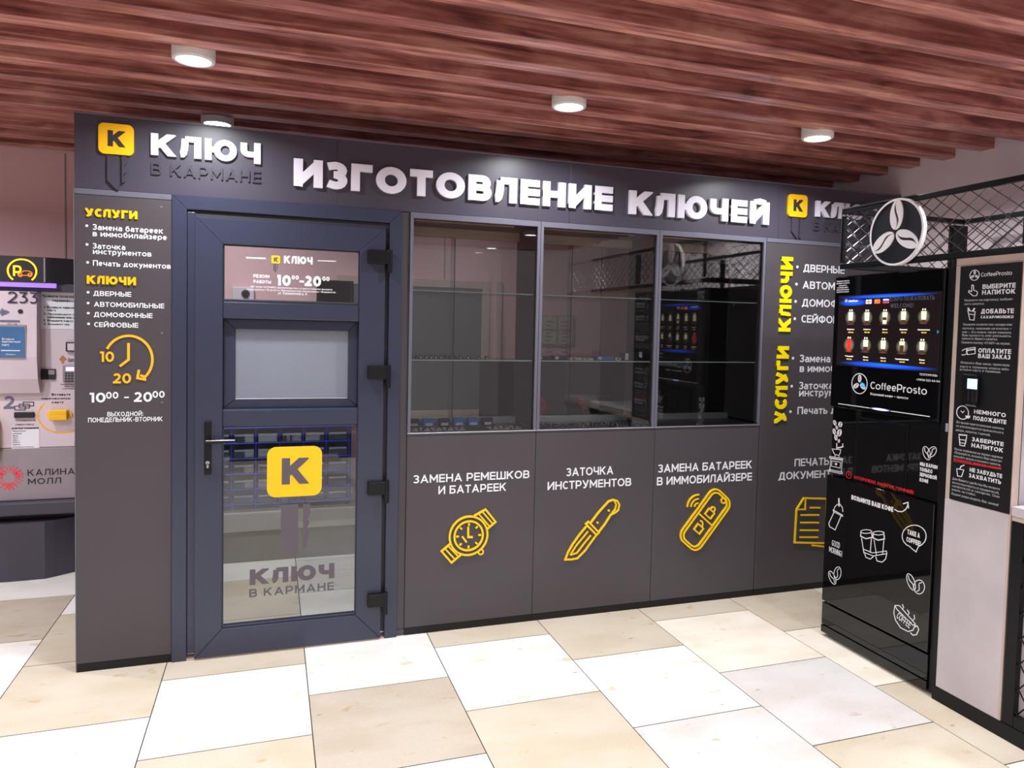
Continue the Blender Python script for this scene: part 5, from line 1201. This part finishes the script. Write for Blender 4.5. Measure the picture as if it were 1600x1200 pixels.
L2 = lambda q, wd=.0036, cl=False: P.line([zb2(x, y) for x, y in q], wd, cl)
for dx, dy in ((0, 0), (40, 5)):
    L2([(155+dx+36*.5+18*math.cos(t), 477+dy+6*math.sin(t)) for t in [2*PI*i/18 for i in range(18)]], .0034, True)
    L2(((156+dx, 480+dy), (155+dx, 492+dy), (172+dx, 500+dy), (192+dx, 496+dy), (191+dx, 482+dy)), .005); L2(((158+dx, 498+dy), (166+dx, 548+dy)), .0036); L2(((190+dx, 500+dy), (186+dx, 545+dy)), .0036)
L2(((164, 534), (194, 546), (238, 540), (240, 548), (196, 556), (165, 544)), .0034, True); L2(((168, 548), (172, 560), (186, 566), (196, 558)), .0036); L2(((204, 558), (208, 572), (224, 576), (236, 566), (239, 550)), .0036)
P.obj('cups_drawing', M_DRAW, mach); P = Print(MP, 0, .0009)
L2([(328+39*math.cos(t), 492+36*math.sin(t)) for t in [math.radians(110+i*20) for i in range(17)]]+[(334, 543), (318, 530)], .0036, True)
P.text('TAKE A', zb2(306, 485), zb2(347, 472), .22, h=7.6); P.text('COFFEE!', zb2(303, 509), zb2(350, 500), .22, h=7.6)
P.obj('speech_bubble_drawing', M_DRAW, mach); P = Print(MP, 0, .0009)
P.text('GOOD', zb2(62, 522), zb2(88, 507), .12, h=9); P.text('MORNING!', zb2(53, 542), zb2(96, 531), .12, h=8.6)
P.obj('lettering', M_DRAW, mach); P = Print(MP, 0, .0009)
for x, y, a, b, t in ((63, 626, .034, .021, 130), (80, 612, .036, .022, 70), (318, 640, .036, .020, 120), (344, 656, .034, .026, 60)):
    u, v = MP.uv(*zb2(x, y)); bean(P, u, v, a, b, math.radians(t), False, .0032)
    P.obj('bean_drawing', M_DRAW, mach); P = Print(MP, 0, .0009)
L2(((266, 716), (262, 740), (268, 764), (284, 788), (308, 800), (324, 796), (332, 778)), .004); L2(((266, 716), (280, 716), (332, 776), (324, 780), (272, 728)), .0034, True)
L2(((328, 786), (338, 782), (343, 794), (336, 810), (324, 812), (316, 804)), .004); L2(((290, 712), (294, 722), (291, 728)), .003); L2(((306, 730), (312, 740), (309, 746)), .003); L2(((328, 746), (330, 758), (324, 764)), .003)
def slant(t, a, b, hx, hy, wt):
    ua, va = MP.uv(*a); ub, vb_ = MP.uv(*b); lay, W = layout(t, wt); d = Vector((ub-ua, vb_-va)); h = Vector(hx)
    for ch, polys, x, Wc in lay:
        for pl, j_ in polys: P.mb.prism([Vector((ua, va))+d*((x+p[0])/W)+h*p[1] for p in pl], MP.M, 0, .0009)
slant('COFFEE', zb2(270, 755), zb2(312, 790), (0.012, 0.030), 0, .14)
P.obj('coffee_cup_drawing', M_DRAW, mach)
# round emblem sign on the mesh
sg = thing('round_sign', 'round dark sign with white rim and three white coffee beans on the wire mesh', 'sign', (SX-0.02, -1.0, 2.03))
GPn = Plane(0, SX-0.012); ucen, vcen = GPn.uv(1404.5, 363); R = 0.152
mb = MB(); mb.prism([Vector(p) for p in arc(ucen, vcen, R, R, 0, 360, 64)[:-1]], GPn.M, 0.0, 0.018); mb.obj('disc', mat('midnight acrylic', (22, 23, 32), 0.4), sg)
P = Print(GPn, 0.0, 0.020); P.line(arc(ucen, vcen, R-.0045, R-.0045, 0, 360, 64)[:-1], .009, True, px=False); P.obj('rim', M_PURE, sg)
for i in range(3):
    P = Print(GPn, 0.018, 0.023); th = math.radians((88, 212, 330)[i]); off = (.078, .079, .077)[i]
    bean(P, ucen+off*math.cos(th), vcen+.0+off*math.sin(th), .068, .036, th, True, gap=.17); P.obj('bean', M_PURE, sg)
mb = MB(); mb.tube((SX-0.004, -ucen+0.05, vcen+0.06), (SX-0.012, -ucen+0.05, vcen+0.06), .006).tube((SX-0.004, -ucen-0.05, vcen-0.06), (SX-0.012, -ucen-0.05, vcen-0.06), .006); mb.obj('bracket', M_BLACKM, sg)
# payment terminal on the pillar
cr = thing('card_reader', 'small black card payment reader with lit white screen on the instruction board', 'card reader', (SX-0.02, -1.38, 1.3))
a = PP.uv(*A_(792, 1165)); b = PP.uv(*A_(876, 1018))
rb = box('reader_body', M_BLACKM, cr, SX-0.028, SX-0.0035, -b[0], -a[0], a[1]-.01, b[1], .005)
RPn = Plane(0, SX-0.028); a = RPn.uv(*A_(804, 1090)); b = RPn.uv(*A_(858, 1042)); box('reader_screen', mat('lit reader screen', (190, 226, 244), .4, emit=.9, var=.02), cr, SX-0.029, SX-0.0281, -b[0], -a[0], a[1], b[1])
for q in range(3):
    a = RPn.uv(*A_(806+q*22, 1160)); box('reader_slot', M_BLKP, cr, SX-0.0288, SX-0.0281, -a[0]-.004, -a[0], a[1], a[1]+.05)
a = RPn.uv(*A_(798, 1172)); b = RPn.uv(*A_(852, 1166)); box('reader_lip', M_CHROME, cr, SX-0.034, SX-0.028, -b[0], -a[0], a[1]-.006, a[1], .001)
lk = tag(box('panel_lock', M_ALU, None, SX-0.008, SX+0.002, Y1-0.012, Y1-0.004, 1.165, 1.20, .002), 'small steel latch on the upright between machine and pillar', 'latch')
